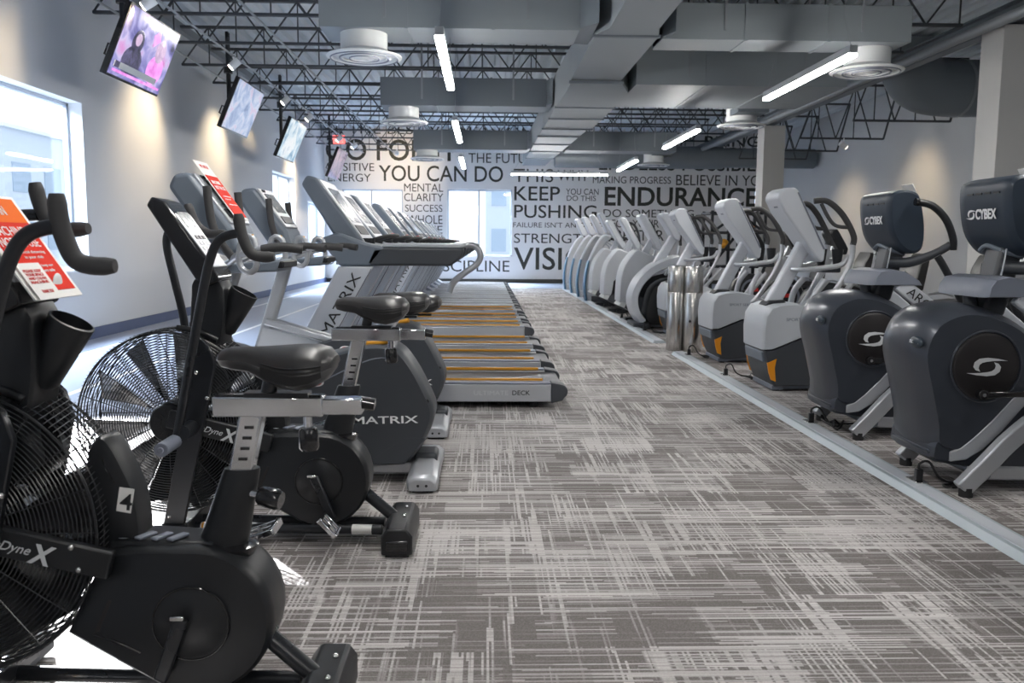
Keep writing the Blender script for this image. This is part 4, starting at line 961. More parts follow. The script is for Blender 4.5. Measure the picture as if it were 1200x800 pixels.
def arc_trainer(label, loc, flag=True):
    t = thing('arc_trainer', label, 'elliptical trainer', loc, 0, 'gunmetal arc trainers')
    hw = 0.235
    body = smooth2([(-0.52,0.20),(-0.535,0.30),(-0.60,0.50),(-0.655,0.66),(-0.645,0.76),(-0.58,0.855),(-0.47,0.905),(-0.34,0.925),(-0.18,0.905),(-0.03,0.84),(0.08,0.74),(0.12,0.60),(0.10,0.48),(0.02,0.36),(-0.10,0.24),(-0.24,0.17),(-0.42,0.165)], 3)
    body = [(-0.215+(x+0.215)*0.74 if x < -0.215 else x, z) for x, z in body]
    b = part('drive_shell', MB().puff(body, hw, (1.0,0.96,0.86),(0.30,0.74,1.0)), M['arcshell'], t)
    part('shell_seam', MB().tube([(x,-hw*0.90,z) for x,z in ((-0.325,0.875),(-0.375,0.79),(-0.40,0.66),(-0.39,0.48),(-0.365,0.35))],0.003,6,5), M['darkprint'], b)
    dc = (-0.215,0.625)
    part('side_disc', MB().lathe([(0,-hw-0.012),(0.150,-hw-0.012),(0.163,-hw-0.004),(0.168,-hw+0.03)],(dc[0],0,dc[1]),'y',48), M['discblack'], t, label='dark round disc with a pale swirl emblem')
    part('disc_rim', MB().tube([(dc[0]+0.172*math.cos(q),-hw-0.003,dc[1]+0.172*math.sin(q)) for q in [2*PI*j/56 for j in range(56)]],0.006,8,1,True), M['arcshell'], b)
    swirl(b, (dc[0]+0.0, dc[1]), 0.100, M['whiteprint'], -hw-0.0135)
    for x, z in ((-0.38,0.79),(-0.09,0.79),(-0.41,0.55),(-0.40,0.40)): part('screw', MB().cyl((x,-hw*0.95-0.008,z),(x,-hw*0.9,z),0.008,10), M['darkprint'], b)
    bdg = part('front_badge', MB().ball((-0.524,-0.165,0.735),1.0,20,10,(0.016,0.058,0.030)), M['glasscup'], b)
    lettering('ARC', M['white'], bdg, (-0.5405,-0.125,0.728), (0.05,-1,0), (0,0,1), 0.034, 0.018, weight=0.02)
    lettering('TRAINER', M['white'], bdg, (-0.5390,-0.163,0.728), (0.10,-1,0), (0,0,1), 0.040, 0.010)
    # silver sweep along the lower side
    sw = [(-0.36,0.205),(-0.31,0.225),(-0.25,0.275),(-0.16,0.365),(-0.07,0.47),(0.02,0.53),(0.07,0.50),(-0.02,0.42),(-0.11,0.31),(-0.20,0.215),(-0.28,0.165),(-0.36,0.155)]
    for sd in (-1, 1): part('silver_sweep', MB().prism(sw, sd*(hw-0.03), sd*(hw+0.004)), M['silver'], t, 0.006)
    part('front_toe', MB().puff(smooth2([(-0.43,0.155),(-0.445,0.20),(-0.43,0.26),(-0.36,0.32),(-0.28,0.30),(-0.24,0.20),(-0.26,0.15)],3), hw-0.01, (1,0.95,0.85),(0.45,0.8,1.0)), M['arcshell'], t)
    part('skirt', MB().prism([(-0.46,0.21),(-0.30,0.175),(-0.16,0.25),(-0.02,0.44),(0.30,0.50),(0.30,0.12),(-0.10,0.10),(-0.42,0.145)], -hw+0.035, hw-0.035), M['arcshell'], t, 0.02, 3)
    # curved legs and base
    for sd in (-1, 1):
        y = sd*0.295
        path = catmull([(-0.33,y,0.035),(-0.22,y,0.15),(-0.10,y,0.28),(0.05,y,0.40),(0.25,y,0.50),(0.55,y,0.58),(0.95,y,0.60)], 6)
        rings = []
        for i, p in enumerate(path):
            tt = (path[min(i+1,len(path)-1)]-path[max(i-1,0)]).normalized(); nrm = Vector((-tt.z,0,tt.x))
            rings.append([tuple(p+nrm*a*0.042+Vector((0,bq*0.028,0))) for a, bq in ((-1,-1),(-1,1),(1,1),(1,-1))])
        lg = part('curved_leg', MB().loft(rings), M['silver'], t, 0.008)
        part('leg_foot', MB().cyl((-0.305,y,0.0),(-0.305,y,0.045),0.032,16), M['rubber'], lg)
    part('cross_tube', MB().cyl((-0.20,-0.27,0.10),(-0.20,0.27,0.10),0.030,16), M['bluegrey'], t)
    part('tube_label', MB().cyl((-0.20,-0.24,0.10),(-0.20,-0.16,0.10),0.0306,16), M['silverlight'], t)
    part('rear_base', MB().bar((-0.15,-0.18,0.09),(1.30,-0.20,0.07),0.06,0.07).bar((-0.15,0.18,0.09),(1.30,0.20,0.07),0.06,0.07).box((1.28,0,0.05),(0.09,0.70,0.06)), M['silver'], t, 0.01)
    part('base_feet', MB().cyl((1.28,-0.3,0),(1.28,-0.3,0.03),0.03,12).cyl((1.28,0.3,0),(1.28,0.3,0.03),0.03,12), M['rubber'], t)
    # crank handle
    c = part('crank_link', MB().cyl((-0.245,-hw-0.018,0.495),(-0.245,-hw-0.055,0.495),0.024,18).bar((-0.24,-hw-0.045,0.495),(0.16,-hw-0.05,0.50),0.018,0.026), M['blackgloss'], t, 0.003)
    part('link_bolt', MB().cyl((-0.245,-hw-0.054,0.495),(-0.245,-hw-0.060,0.495),0.009,10), M['bolt'], c)
    # mast, tray, console
    part('mast', MB().loft([[(x-0.055,-0.075,z),(x+0.06,-0.075,z),(x+0.06,0.075,z),(x-0.055,0.075,z)] for x, z in ((-0.10,0.85),(-0.06,1.0),(-0.02,1.20))]), M['charcoal'], t, 0.02, 3)
    tray = [(-0.235,0.955),(-0.228,1.005),(-0.20,1.045),(-0.13,1.060),(-0.03,1.045),(0.07,0.985),(0.09,0.955)]
    part('tray', MB().puff(tray, 0.235, (1,0.97,0.88),(0.6,0.9,1.0)), M['midgrey'], t)
    part('tray_stay', MB().tube([(-0.18,0.0,0.96),(-0.17,0,0.90),(-0.15,0,0.86)],0.035,14,4), M['charcoal'], t)
    cp = smooth2([(-0.150,1.475),(-0.135,1.525),(-0.07,1.545),(0.01,1.53),(0.045,1.48),(0.075,1.33),(0.075,1.20),(0.035,1.155),(-0.02,1.16),(-0.075,1.205),(-0.118,1.275),(-0.142,1.38)], 3)
    cn = part('console', MB().puff(cp, 0.225, (1,0.985,0.90),(0.70,0.93,1.0)), M['arcback'], t, label='dark blue grey console seen from the back')
    bk = MB()
    for q in range(4): bk.box((-0.150,0.105-0.075*q,1.462),(0.010,0.050,0.010))
    part('vent_slots', bk, M['darkprint'], cn)
    d = Vector((0,-1,0)); up = Vector((-0.09,0,1)).normalized()
    lettering('CYBEX', M['white'], cn, (-0.1450,0.055,1.335), d, up, 0.175, 0.052, weight=0.03)
    sm = MB()
    for rot in (1,-1):
        o = [(1.0,.30),(.5,.40),(.0,.45),(-.4,.40),(-.63,.23),(-.68,.0),(-.55,-.16),(-.33,-.23),(-.42,-.06),(-.38,.10),(-.25,.20),(-.05,.25),(.3,.29),(.6,.30)]
        V = [Vector((-0.1475,0.095,1.360))+d*(q*rot*0.046)+up*(p*rot*0.055) for q, p in o]; sm.add(V, [tuple(range(len(V)))])
    part('swirl_emblem', sm, M['white'], cn)
    part('console_display', MB().box((0.068,0,1.37),(0.02,0.34,0.22),rot=(0,-0.18,0)), M['display'], cn, 0.004)
    part('headphone_cable', MB().tube([(-0.07,-0.10,1.19),(-0.09,-0.12,1.12),(-0.10,-0.12,1.06)],0.004,6,4), M['silverlight'], cn)
    part('mast_hood', MB().tube([(-0.085,0.10,1.18),(-0.085,0.04,1.205),(-0.06,-0.07,1.175),(0.02,-0.09,1.150)],0.012,8,5), M['bluegrey'], t)
    for sd in (-1, 1):
        hb = part('handlebar', MB().tube([(-0.06,sd*0.06,1.10),(0.02,sd*0.16,1.10),(0.12,sd*0.25,1.15),(0.20,sd*0.30,1.21)],[0.034,0.032,0.026,0.024],14,6), M['charcoal'], t)
        mv = part('moving_arm', MB().tube([(0.42,sd*0.33,0.62),(0.30,sd*0.335,0.82),(0.16,sd*0.33,1.06),(0.11,sd*0.32,1.14)],0.022,12,4).tube([(0.21,sd*0.31,1.18),(0.20,sd*0.32,1.25),(0.15,sd*0.32,1.36),(0.07,sd*0.31,1.44),(-0.02,sd*0.30,1.465)],0.022,12,5), M['black'], t)
        part('grip_tip', MB().cyl((-0.015,sd*0.30,1.464),(-0.035,sd*0.30,1.466),0.0235,14), M['blackgloss'], mv)
        bm = part('link_beam', MB().bar((-0.06,sd*0.20,0.97),(0.42,sd*0.24,0.60),0.05,0.095,up=(1,0,0.8)), M['silverlight'], t, 0.01)
        if sd < 0:
            bd = Vector((0.48,-0.04,-0.37)).normalized(); bu = Vector((0.37,0,0.48))
            lettering('ARC', M['darkprint'], bm, (-0.03,-0.2360,0.908), bd, bu, 0.165, 0.055, weight=0.0)
            bm.children[0].location = (0,-0.006,0)
        pd = part('pedal_arm', MB().bar((0.30,sd*0.19,0.48),(1.05,sd*0.19,0.36),0.05,0.06), M['silver'], t, 0.01)
        part('pedal', MB().prism([(0.62,0.40),(1.02,0.36),(1.04,0.42),(0.98,0.415),(0.64,0.45),(0.60,0.47)], sd*0.19-0.085, sd*0.19+0.085), M['charcoal'], pd, 0.012)
    if flag:
        part('console_card', MB().box((0.05,-0.04,1.565),(0.05,0.14,0.004),rot=(0,1.05,0)), M['paper'], t)
    return t
arc1 = arc_trainer('nearest complete gunmetal arc trainer by the floor channel, round swirl disc', (2.63, 4.24, 0))
arc2 = dup(arc1, (2.63, 5.44, 0), 'second gunmetal arc trainer, standing in front of the orange striped ellipticals')
arc0 = dup(arc1, (2.64, 3.02, 0), 'gunmetal arc trainer at the right edge, only a silver leg in view')

# ---------------------------------------------------------------- ellipticals with orange stripes
def elliptical(label, loc):
    t = thing('elliptical_trainer', label, 'elliptical trainer', loc, 0, 'orange striped ellipticals')
    hw = 0.29; x0 = -0.615
    up = [(x0-0.005,0.345),(x0-0.012,0.50),(x0,0.62),(x0+0.045,0.69),(x0+0.12,0.715),(x0+0.25,0.725),(x0+0.42,0.70),(x0+0.60,0.63),(x0+0.66,0.58),(x0+0.60,0.50),(x0+0.30,0.445),(x0+0.06,0.345)]
    u = part('upper_shell', MB().puff(up, hw, (1.0,0.985,0.95),(0.78,0.95,1.0)), M['shellgrey'], t)
    lo = [(x0+0.005,0.34),(x0+0.06,0.34),(x0+0.30,0.44),(x0+0.62,0.50),(x0+0.80,0.46),(x0+0.82,0.06),(x0+0.10,0.04),(x0+0.07,0.10),(x0+0.04,0.18)]
    l = part('lower_shell', MB().puff(lo, hw-0.004, (1.0,0.985,0.955),(0.78,0.95,1.0)), M['charcoal'], t)
    part('front_lens', MB().box((x0+0.016,0,0.285),(0.03,hw*1.62,0.09),rot=(0,-0.15,0)), M['bluegrey'], l, 0.01)
    for sd in (-1, 1):
        part('orange_stripe', MB().prism([(x0+0.030,0.24),(x0+0.105,0.275),(x0+0.092,0.20),(x0+0.105,0.085),(x0+0.065,0.10),(x0+0.045,0.16)], sd*(hw-0.02), sd*(hw-0.001)), M['orange'], l)
    lettering('SPORT SERIES', M['midgrey'], u, (x0+0.17,-hw-0.0015,0.585), (1,0,0), (0,0,1), 0.25, 0.026, weight=0.01)
    mb = MB().bar((-0.50,0,0.66),(-0.215,0,1.215),0.105,0.115,up=(1,0,-0.4))
    m = part('mast', mb, M['silverlight'], t, 0.018, 3)
    part('mast_boot', MB().prism([(-0.56,0.695),(-0.52,0.74),(-0.40,0.745),(-0.36,0.69)], -0.10, 0.10), M['black'], t, 0.012)
    cp = [(-0.515,1.585),(-0.500,1.635),(-0.455,1.665),(-0.375,1.670),(-0.345,1.645),(-0.13,1.235),(-0.10,1.16),(-0.105,1.075),(-0.135,1.06),(-0.185,1.11),(-0.30,1.27),(-0.455,1.47)]
    cn = part('console', MB().prism(cp, -0.17, 0.17), M['silverlight'], t, 0.03, 4)
    part('console_edge', MB().bar((-0.352,-0.172,1.63),(-0.115,-0.172,1.17),0.006,0.012), M['midgrey'], cn)
    part('display', MB().box((-0.245,0,1.45),(0.01,0.26,0.34),rot=(0,-0.49,0)), M['display'], cn)
    part('back_label', MB().box((-0.478,-0.02,1.515),(0.004,0.09,0.015),rot=(0,-0.52,0)), M['midgrey'], cn)
    # fixed rail
    part('fixed_rail', MB().tube([(-0.33,-0.05,1.00),(-0.26,-0.16,1.00),(-0.14,-0.26,1.02),(-0.02,-0.30,1.045),(0.04,-0.29,1.12)],0.021,12,5).tube([(-0.33,0.05,1.00),(-0.26,0.16,1.00),(-0.14,0.26,1.02),(-0.02,0.30,1.045),(0.04,0.29,1.12)],0.021,12,5), M['silver'], t)
    for sd in (-1, 1):
        y = sd*0.34; dx = -0.02 if sd < 0 else 0.05
        a = part('moving_arm', MB().tube([(0.07+dx,y,1.22),(0.065+dx,y,1.10),(0.0+dx,y,0.93),(-0.12+dx,y*0.9,0.72),(-0.20+dx,y*0.85,0.62)],0.022,12,6), M['silver'], t)
        part('arm_grip', MB().tube([(-0.235+dx,y*0.8,1.555),(-0.14+dx,y*0.85,1.555),(-0.05+dx,y*0.95,1.48),(0.02+dx,y,1.38),(0.075+dx,y,1.27),(0.07+dx,y,1.205)],0.024,12,6), M['foam'], a)
        part('grip_loop', MB().tube([(-0.18+dx,y*0.84,1.535),(-0.13+dx,y*0.9,1.43),(-0.07+dx,y*0.95,1.36),(0.03+dx,y,1.345)],0.016,10,5), M['foam'], a)
        part('link_tube', MB().tube([(-0.12,sd*0.22,0.92),(-0.20,sd*0.24,0.80),(-0.23,sd*0.25,0.62)],0.026,12,5).tube([(0.10,sd*0.26,0.90),(0.02,sd*0.26,0.80),(-0.10,sd*0.25,0.66)],0.024,12,5), M['silver'], t)
        pa = part('pedal_arm', MB().tube([(0.0,sd*0.18,0.40),(0.30,sd*0.18,0.36),(0.85,sd*0.18,0.28),(1.15,sd*0.18,0.20)],0.030,12,4), M['silver'], t)
        part('pedal', MB().prism([(0.42,0.37),(0.80,0.31),(0.82,0.36),(0.44,0.42),(0.38,0.46)], sd*0.18-0.09, sd*0.18+0.09), M['charcoal'], pa, 0.012)
    part('accessory_tray', MB().box((-0.02,0,1.0),(0.16,0.24,0.05)), M['charcoal'], t, 0.015)
    for sd in (-1, 1): part('bottle_cup', MB().lathe([(0.03,-0.10),(0.048,0.05),(0.040,0.05),(0.026,-0.09),(0,-0.09)],(0.0,sd*0.17,1.12),'z',18), M['black'], t)
    part('base_frame', MB().bar((-0.5,-0.2,0.045),(1.25,-0.2,0.045),0.06,0.06).bar((-0.5,0.2,0.045),(1.25,0.2,0.045),0.06,0.06).box((1.22,0,0.045),(0.10,0.6,0.06)).box((-0.48,0,0.03),(0.10,0.5,0.04)), M['midgrey'], t, 0.006)
    part('base_feet', MB().cyl((1.22,-0.25,0),(1.22,-0.25,0.02),0.03,12).cyl((1.22,0.25,0),(1.22,0.25,0.02),0.03,12).cyl((-0.48,-0.2,0),(-0.48,-0.2,0.02),0.03,12).cyl((-0.48,0.2,0),(-0.48,0.2,0.02),0.03,12), M['rubber'], t)
    return t
e1 = elliptical('nearest grey and charcoal elliptical with an orange stripe, beside the arc trainers', (2.90, 7.15, 0))
dup(e1, (2.92, 8.85, 0), 'second grey and charcoal elliptical, just right of the steel cylinders')
dup(e1, (2.96, 11.28, 0), 'third grey and charcoal elliptical, partly hidden behind the steel cylinders')

# stainless cylinders
def cylinder_bin(label, loc, band):
    t = thing('steel_bin', label, 'bin', loc, 0, 'stainless cylinders in the right row')
    part('bin_body', MB().lathe([(0,0),(0.098,0),(0.102,0.01),(0.102,0.66),(0.100,0.664),(0.102,0.668),(0.102,0.945),(0.096,0.955),(0.06,0.955),(0.055,0.94),(0,0.94)],(0,0,0),'z',40), M['steel'], t)
    if band: part('bin_latch', MB().lathe([(0.0,0.012),(0.011,0.012),(0.016,0.0)],(0,0,0),'y',16), M['black'], t, loc=(-0.055,-0.094,0.35), rot=(PI,0,0.5))
    else: part('bin_rim', MB().lathe([(0.098,0.955),(0.104,0.958),(0.104,0.965),(0.09,0.966)],(0,0,0),'z',40), M['chrome'], t)
    return t
cylinder_bin('tall stainless steel cylinder, the left of the touching pair', (2.17, 9.62, 0), False)
cylinder_bin('tall stainless steel cylinder with a dark latch, right of the touching pair', (2.335, 9.50, 0), True)

# ---------------------------------------------------------------- open stride trainer with the big curved arm
t = thing('stride_trainer', 'pale trainer with one big curved front arm behind the third elliptical', 'elliptical trainer', (2.15, 12.25, 0))
def sweep_rect(path, w, h):
    P = catmull(path, 6); rings = []
    for i, p in enumerate(P):
        tt = (P[min(i+1,len(P)-1)]-P[max(i-1,0)]).normalized(); nrm = Vector((-tt.z,0,tt.x)).normalized()
        k = i/(len(P)-1); hh = h[0]+(h[1]-h[0])*k
        rings.append([tuple(p+nrm*a*hh+Vector((0,b*w,0))) for a, b in ((-1,-0.7),(-0.7,-1),(0.7,-1),(1,-0.7),(1,0.7),(0.7,1),(-0.7,1),(-1,0.7))])
    return MB().loft(rings)
part('front_arm', sweep_rect([(0.10,0,0.10),(0.0,0,0.25),(-0.03,0,0.45),(0.05,0,0.66),(0.22,0,0.83),(0.42,0,0.93),(0.60,0,0.98)], 0.24, (0.055,0.075)), M['silverlight'], t)
part('mast', MB().bar((0.28,0,0.86),(0.62,0,1.42),0.14,0.12,up=(1,0,0)), M['silverlight'], t, 0.02, 3)
c = part('console', MB().prism([(0.32,1.60),(0.36,1.65),(0.44,1.64),(0.62,1.32),(0.60,1.24),(0.52,1.28)], -0.17, 0.17), M['silverlight'], t, 0.025, 3)
part('display', MB().box((0.545,0,1.47),(0.01,0.26,0.26),rot=(0,-0.5,0)), M['display'], c)
part('drive_housing', MB().puff(smooth2([(0.14,0.12),(0.16,0.40),(0.26,0.62),(0.50,0.72),(0.80,0.60),(0.95,0.30),(0.9,0.08),(0.3,0.06)],3), 0.20), M['black'], t)
part('front_foot', MB().box((0.07,0,0.05),(0.24,0.56,0.09)), M['charcoal'], t, 0.02, 3)
part('rear_base', MB().box((0.8,0,0.05),(1.4,0.2,0.06)).box((1.45,0,0.045),(0.1,0.6,0.06)), M['midgrey'], t, 0.006)
for sd in (-1, 1):
    a = part('moving_arm', MB().tube([(0.85,sd*0.32,1.20),(0.80,sd*0.32,0.98),(0.66,sd*0.30,0.78),(0.60,sd*0.26,0.66)],0.022,12,5), M['silver'], t)
    part('arm_grip', MB().tube([(0.60,sd*0.26,1.62),(0.72,sd*0.28,1.58),(0.82,sd*0.31,1.42),(0.86,sd*0.32,1.20)],0.025,12,5), M['foam'], a)
    pa = part('pedal_arm', MB().bar((0.7,sd*0.17,0.42),(1.5,sd*0.17,0.20),0.05,0.05), M['silver'], t, 0.008)
    part('pedal', MB().box((1.05,sd*0.17,0.37),(0.38,0.16,0.05),rot=(0,0.26,0)), M['charcoal'], pa, 0.012)

# ---------------------------------------------------------------- hooded trainers
def hooded(label, loc):
    t = thing('hooded_trainer', label, 'elliptical trainer', loc, 0, 'hooded trainers in the right row')
    hw = 0.27
    for_ = smooth2([(-0.02,0.33),(-0.015,0.50),(0.0,0.70),(0.06,0.90),(0.20,1.09),(0.26,1.115)],3,False) + [(0.60,0.985),(0.72,0.92),(0.72,0.78),(0.40,0.70),(0.24,0.645),(0.155,0.56),(0.13,0.40),(0.11,0.31)]
    part('hood_shell', MB().puff(for_, hw, (1,0.985,0.95),(0.8,0.95,1.0)), M['shellgrey'], t)
    part('inner_housing', MB().prism([(0.14,0.30),(0.16,0.56),(0.25,0.65),(0.75,0.78),(0.85,0.5),(0.8,0.06),(0.42,0.06)], -hw+0.03, hw-0.03), M['black'], t, 0.02)
    part('dark_foot', MB().prism([(0.10,0.31),(0.30,0.42),(0.75,0.12),(0.75,0.05),(0.34,0.06),(0.06,0.24)], -hw+0.01, hw-0.01), M['charcoal'], t, 0.015)
    part('white_tip', MB().prism([(-0.035,0.27),(0.03,0.35),(0.10,0.32),(0.06,0.235)], -hw+0.02, hw-0.02), M['diffwhite'], t, 0.01)  # plain white tip piece below the hood
    part('mast', MB().bar((0.36,0,1.0),(0.50,0,1.28),0.10,0.10,up=(1,0,0)), M['silverlight'], t, 0.015)
    c = part('console', MB().prism([(0.26,1.62),(0.30,1.66),(0.37,1.65),(0.64,1.18),(0.62,1.10),(0.55,1.12)], -0.16, 0.16), M['silverlight'], t, 0.025, 3)
    part('display', MB().box((0.515,0,1.43),(0.01,0.24,0.34),rot=(0,-0.52,0)), M['display'], c)
    part('base_frame', MB().box((0.75,0,0.045),(1.3,0.24,0.06)).box((1.38,0,0.04),(0.1,0.62,0.06)).box((0.30,0,0.035),(0.14,0.5,0.06)), M['black'], t, 0.006)
    for sd in (-1, 1):
        a = part('moving_arm', MB().tube([(0.86,sd*0.33,1.18),(0.82,sd*0.33,1.0),(0.70,sd*0.31,0.82),(0.66,sd*0.28,0.74)],0.021,10,4), M['silver'], t)
        part('arm_grip', MB().tube([(0.66,sd*0.28,1.60),(0.76,sd*0.30,1.56),(0.84,sd*0.32,1.40),(0.87,sd*0.33,1.18)],0.024,10,4), M['foam'], a)
        pa = part('pedal_arm', MB().bar((0.75,sd*0.17,0.36),(1.45,sd*0.17,0.2),0.05,0.05), M['silver'], t, 0.008)
        part('pedal', MB().box((1.08,sd*0.17,0.34),(0.36,0.15,0.05),rot=(0,0.2,0)), M['charcoal'], pa, 0.012)
    return t
h1 = hooded('nearest pale hooded trainer, left of the big curved arm', (2.06, 13.15, 0))
dup(h1, (2.06, 14.95, 0), 'middle pale hooded trainer of the three in the right row')
dup(h1, (2.04, 16.45, 0), 'farthest pale hooded trainer, next to the slim blue climbers')

# ---------------------------------------------------------------- slim climbers
def climber(label, loc):
    t = thing('slim_climber', label, 'stair climber', loc, 0, 'slim climbers by the lettered wall')
    part('front_column', sweep_rect([(0.16,0,0.03),(0.12,0,0.30),(0.14,0,0.62),(0.22,0,0.95),(0.38,0,1.25),(0.50,0,1.36)], 0.155, (0.090,0.070)), M['shellgrey'], t)
    part('blue_panel', sweep_rect([(0.06,0,0.04),(0.02,0,0.30),(0.045,0,0.60),(0.10,0,0.86)], 0.150, (0.022,0.014)), M['blueside'], t)
    c = part('console', MB().prism([(0.28,1.80),(0.32,1.84),(0.38,1.82),(0.60,1.46),(0.56,1.39),(0.46,1.42)], -0.17, 0.17), M['silverlight'], t, 0.02, 3)
    part('display', MB().box((0.485,0,1.64),(0.01,0.25,0.26),rot=(0,-0.52,0)), M['display'], c)
    part('cross_bar', MB().tube([(0.50,-0.34,1.34),(0.44,-0.2,1.37),(0.44,0.2,1.37),(0.50,0.34,1.34)],0.02,10,4), M['silver'], t)
    part('column_foot', MB().box((0.16,0,0.09),(0.16,0.34,0.18)), M['shellgrey'], t, 0.02, 3)
    part('base', MB().box((0.75,0,0.08),(1.2,0.55,0.12)), M['charcoal'], t, 0.02)
    for sd in (-1, 1):
        r = part('handrail', MB().tube([(0.50,sd*0.33,1.34),(0.75,sd*0.34,1.32),(1.15,sd*0.34,1.20),(1.30,sd*0.33,0.9),(1.28,sd*0.3,0.12)],0.021,10,5), M['silver'], t)
        part('rail_grip', MB().tube([(0.60,sd*0.335,1.335),(0.75,sd*0.34,1.325),(0.92,sd*0.34,1.285)],0.026,10,3), M['foam'], r)
        part('step', MB().box((0.85,sd*0.14,0.36+0.10*sd),(0.46,0.22,0.05)), M['black'], t, 0.01)
        part('step_arm', MB().bar((0.34,sd*0.14,0.30),(0.85,sd*0.14,0.33+0.10*sd),0.05,0.05), M['silver'], t, 0.006)
    return t
k1 = climber('slim blue sided climber nearest the hooded trainers', (2.02, 17.6, 0))
for y, lb in ((18.85,'second slim blue sided climber counted from the hooded trainers'), (20.35,'third slim blue sided climber counted from the hooded trainers'), (22.0,'slim blue sided climber nearest the lettered wall')):
    dup(k1, (2.0, y, 0), lb)

# ---------------------------------------------------------------- second row against the right side
def recumbent(label, loc):
    t = thing('recumbent_bike', label, 'exercise bike', loc, 0, 'black recumbent bikes in the back row')
    part('wheel_housing', MB().lathe([(0,-0.13),(0.20,-0.13),(0.27,-0.115),(0.30,-0.07),(0.30,0.07),(0.27,0.115),(0.20,0.13),(0,0.13)],(-0.30,0,0.40),'y',36), M['black'], t)
    h = part('housing_disc', MB().lathe([(0.17,-0.137),(0.19,-0.142),(0.21,-0.135)],(-0.30,0,0.40),'y',36), M['midgrey'], t)
    part('red_badge', MB().box((-0.30,-0.134,0.42),(0.20,0.006,0.06)), M['red'], h, 0.004)
    part('front_hood', MB().puff([(-0.66,0.10),(-0.70,0.36),(-0.60,0.58),(-0.40,0.70),(-0.30,0.68),(-0.30,0.10)],0.11), M['black'], t)
    part('red_stripe', MB().box((0.10,-0.072,0.46),(0.42,0.006,0.035)), M['red'], t)
    part('frame_beam', MB().box((0.28,0,0.40),(1.0,0.14,0.12)).bar((-0.60,0,0.06),(0.95,0,0.06),0.10,0.07), M['black'], t, 0.012)
    part('front_foot', MB().box((-0.55,0,0.03),(0.10,0.6,0.06)), M['black'], t, 0.01)
    part('rear_foot', MB().box((0.92,0,0.03),(0.10,0.6,0.06)), M['black'], t, 0.01)
    part('rear_leg', MB().bar((0.70,0,0.38),(0.90,0,0.06),0.10,0.08), M['black'], t, 0.01)
    part('mast', MB().bar((-0.50,0,0.60),(-0.22,0,1.18),0.07,0.09,up=(1,0,0)), M['silver'], t, 0.01)
    c = part('console', MB().prism([(-0.36,1.36),(-0.33,1.42),(-0.26,1.42),(-0.10,1.16),(-0.12,1.08),(-0.20,1.08)], -0.17, 0.17), M['black'], t, 0.02, 3)
    part('display', MB().box((-0.17,0,1.29),(0.01,0.24,0.2),rot=(0,-0.55,0)), M['displaylit'], c)
    part('seat', MB().puff([(0.42,0.50),(0.42,0.56),(0.60,0.58),(0.84,0.57),(0.88,0.52),(0.84,0.48)],0.21), M['saddle'], t)
    part('backrest', MB().puff([(0.84,0.54),(0.80,0.60),(0.88,0.95),(0.96,1.10),(1.02,1.10),(1.00,0.95),(0.94,0.60)],0.21), M['saddle'], t)
    for sd in (-1, 1): part('side_handle', MB().tube([(0.42,sd*0.28,0.62),(0.60,sd*0.28,0.64),(0.80,sd*0.24,0.56)],0.016,10,4), M['silver'], t)
    part('front_bar', MB().tube([(-0.30,-0.22,1.12),(-0.22,-0.24,1.06),(-0.30,0,1.02),(-0.22,0.24,1.06),(-0.30,0.22,1.12)],0.016,10,4), M['silver'], t)
    for sd in (-1, 1): part('pedal', MB().box((-0.30+sd*0.16,sd*0.22,0.40),(0.10,0.12,0.03)), M['black'], t, 0.006)
    return t
r1 = recumbent('black recumbent bike in the back row, behind the nearest arc trainers', (5.55, 8.2, 0))
for y, lb in ((9.9,'black recumbent bike in the back row, beside the near column'), (11.6,'black recumbent bike in the back row, behind the nearest elliptical'), (13.3,'black recumbent bike in the back row, behind the second elliptical'), (15.0,'farthest black recumbent bike in the back row')):
    dup(r1, (4.95 if y < 11 else 5.0, y, 0), lb)

# training rack far right
t = thing('training_rack', 'tall black training rack in front of the far right lettering', 'training rack', (5.2, 17.9, 0))
for x in (-0.55, 0.0, 0.55):
    for y in (-0.35, 0.35): part('upright', MB().box((x,y,0.95),(0.06,0.06,1.90)), M['blackmetal'], t, 0.004)
for z in (0.15, 0.75, 1.10, 1.45, 1.85): part('shelf_bar', MB().box((0,-0.35,z),(1.2,0.05,0.05)).box((0,0.35,z),(1.2,0.05,0.05)).box((-0.57,0,z),(0.05,0.7,0.05)).box((0.57,0,z),(0.05,0.7,0.05)), M['blackmetal'], t, 0.003)
for a, b in (((-0.55,0.75),(0.0,1.45)),((0.55,0.75),(0.0,1.45)),((-0.55,1.45),(0.0,1.85)),((0.55,1.45),(0.0,1.85)),((-0.55,0.15),(0.0,0.75)),((0.55,0.15),(0.0,0.75))):
    part('brace', MB().bar((a[0],-0.36,a[1]),(b[0],-0.36,b[1]),0.04,0.05), M['blackmetal'], t)
def rack_ball(nm, lb, c, r, m):
    o = part(nm, MB().ball((0,0,0), r, 20, 12), M[m], None, loc=(5.2+c[0], 17.9+c[1], c[2])); tag(o, lb, 'exercise ball')
rack_ball('medicine_ball', 'orange medicine ball on the black training rack', (0.28,-0.2,1.575), 0.10, 'orange')
rack_ball('medicine_ball', 'amber medicine ball on the black training rack', (-0.25,-0.2,1.225), 0.10, 'amber')
for i, (z, n) in enumerate(((1.475,1),(1.125,1),(0.775,1))):
    part('shelf_board', MB().box((0,0,z-0.01),(1.1,0.66,0.02)), M['black'], t)

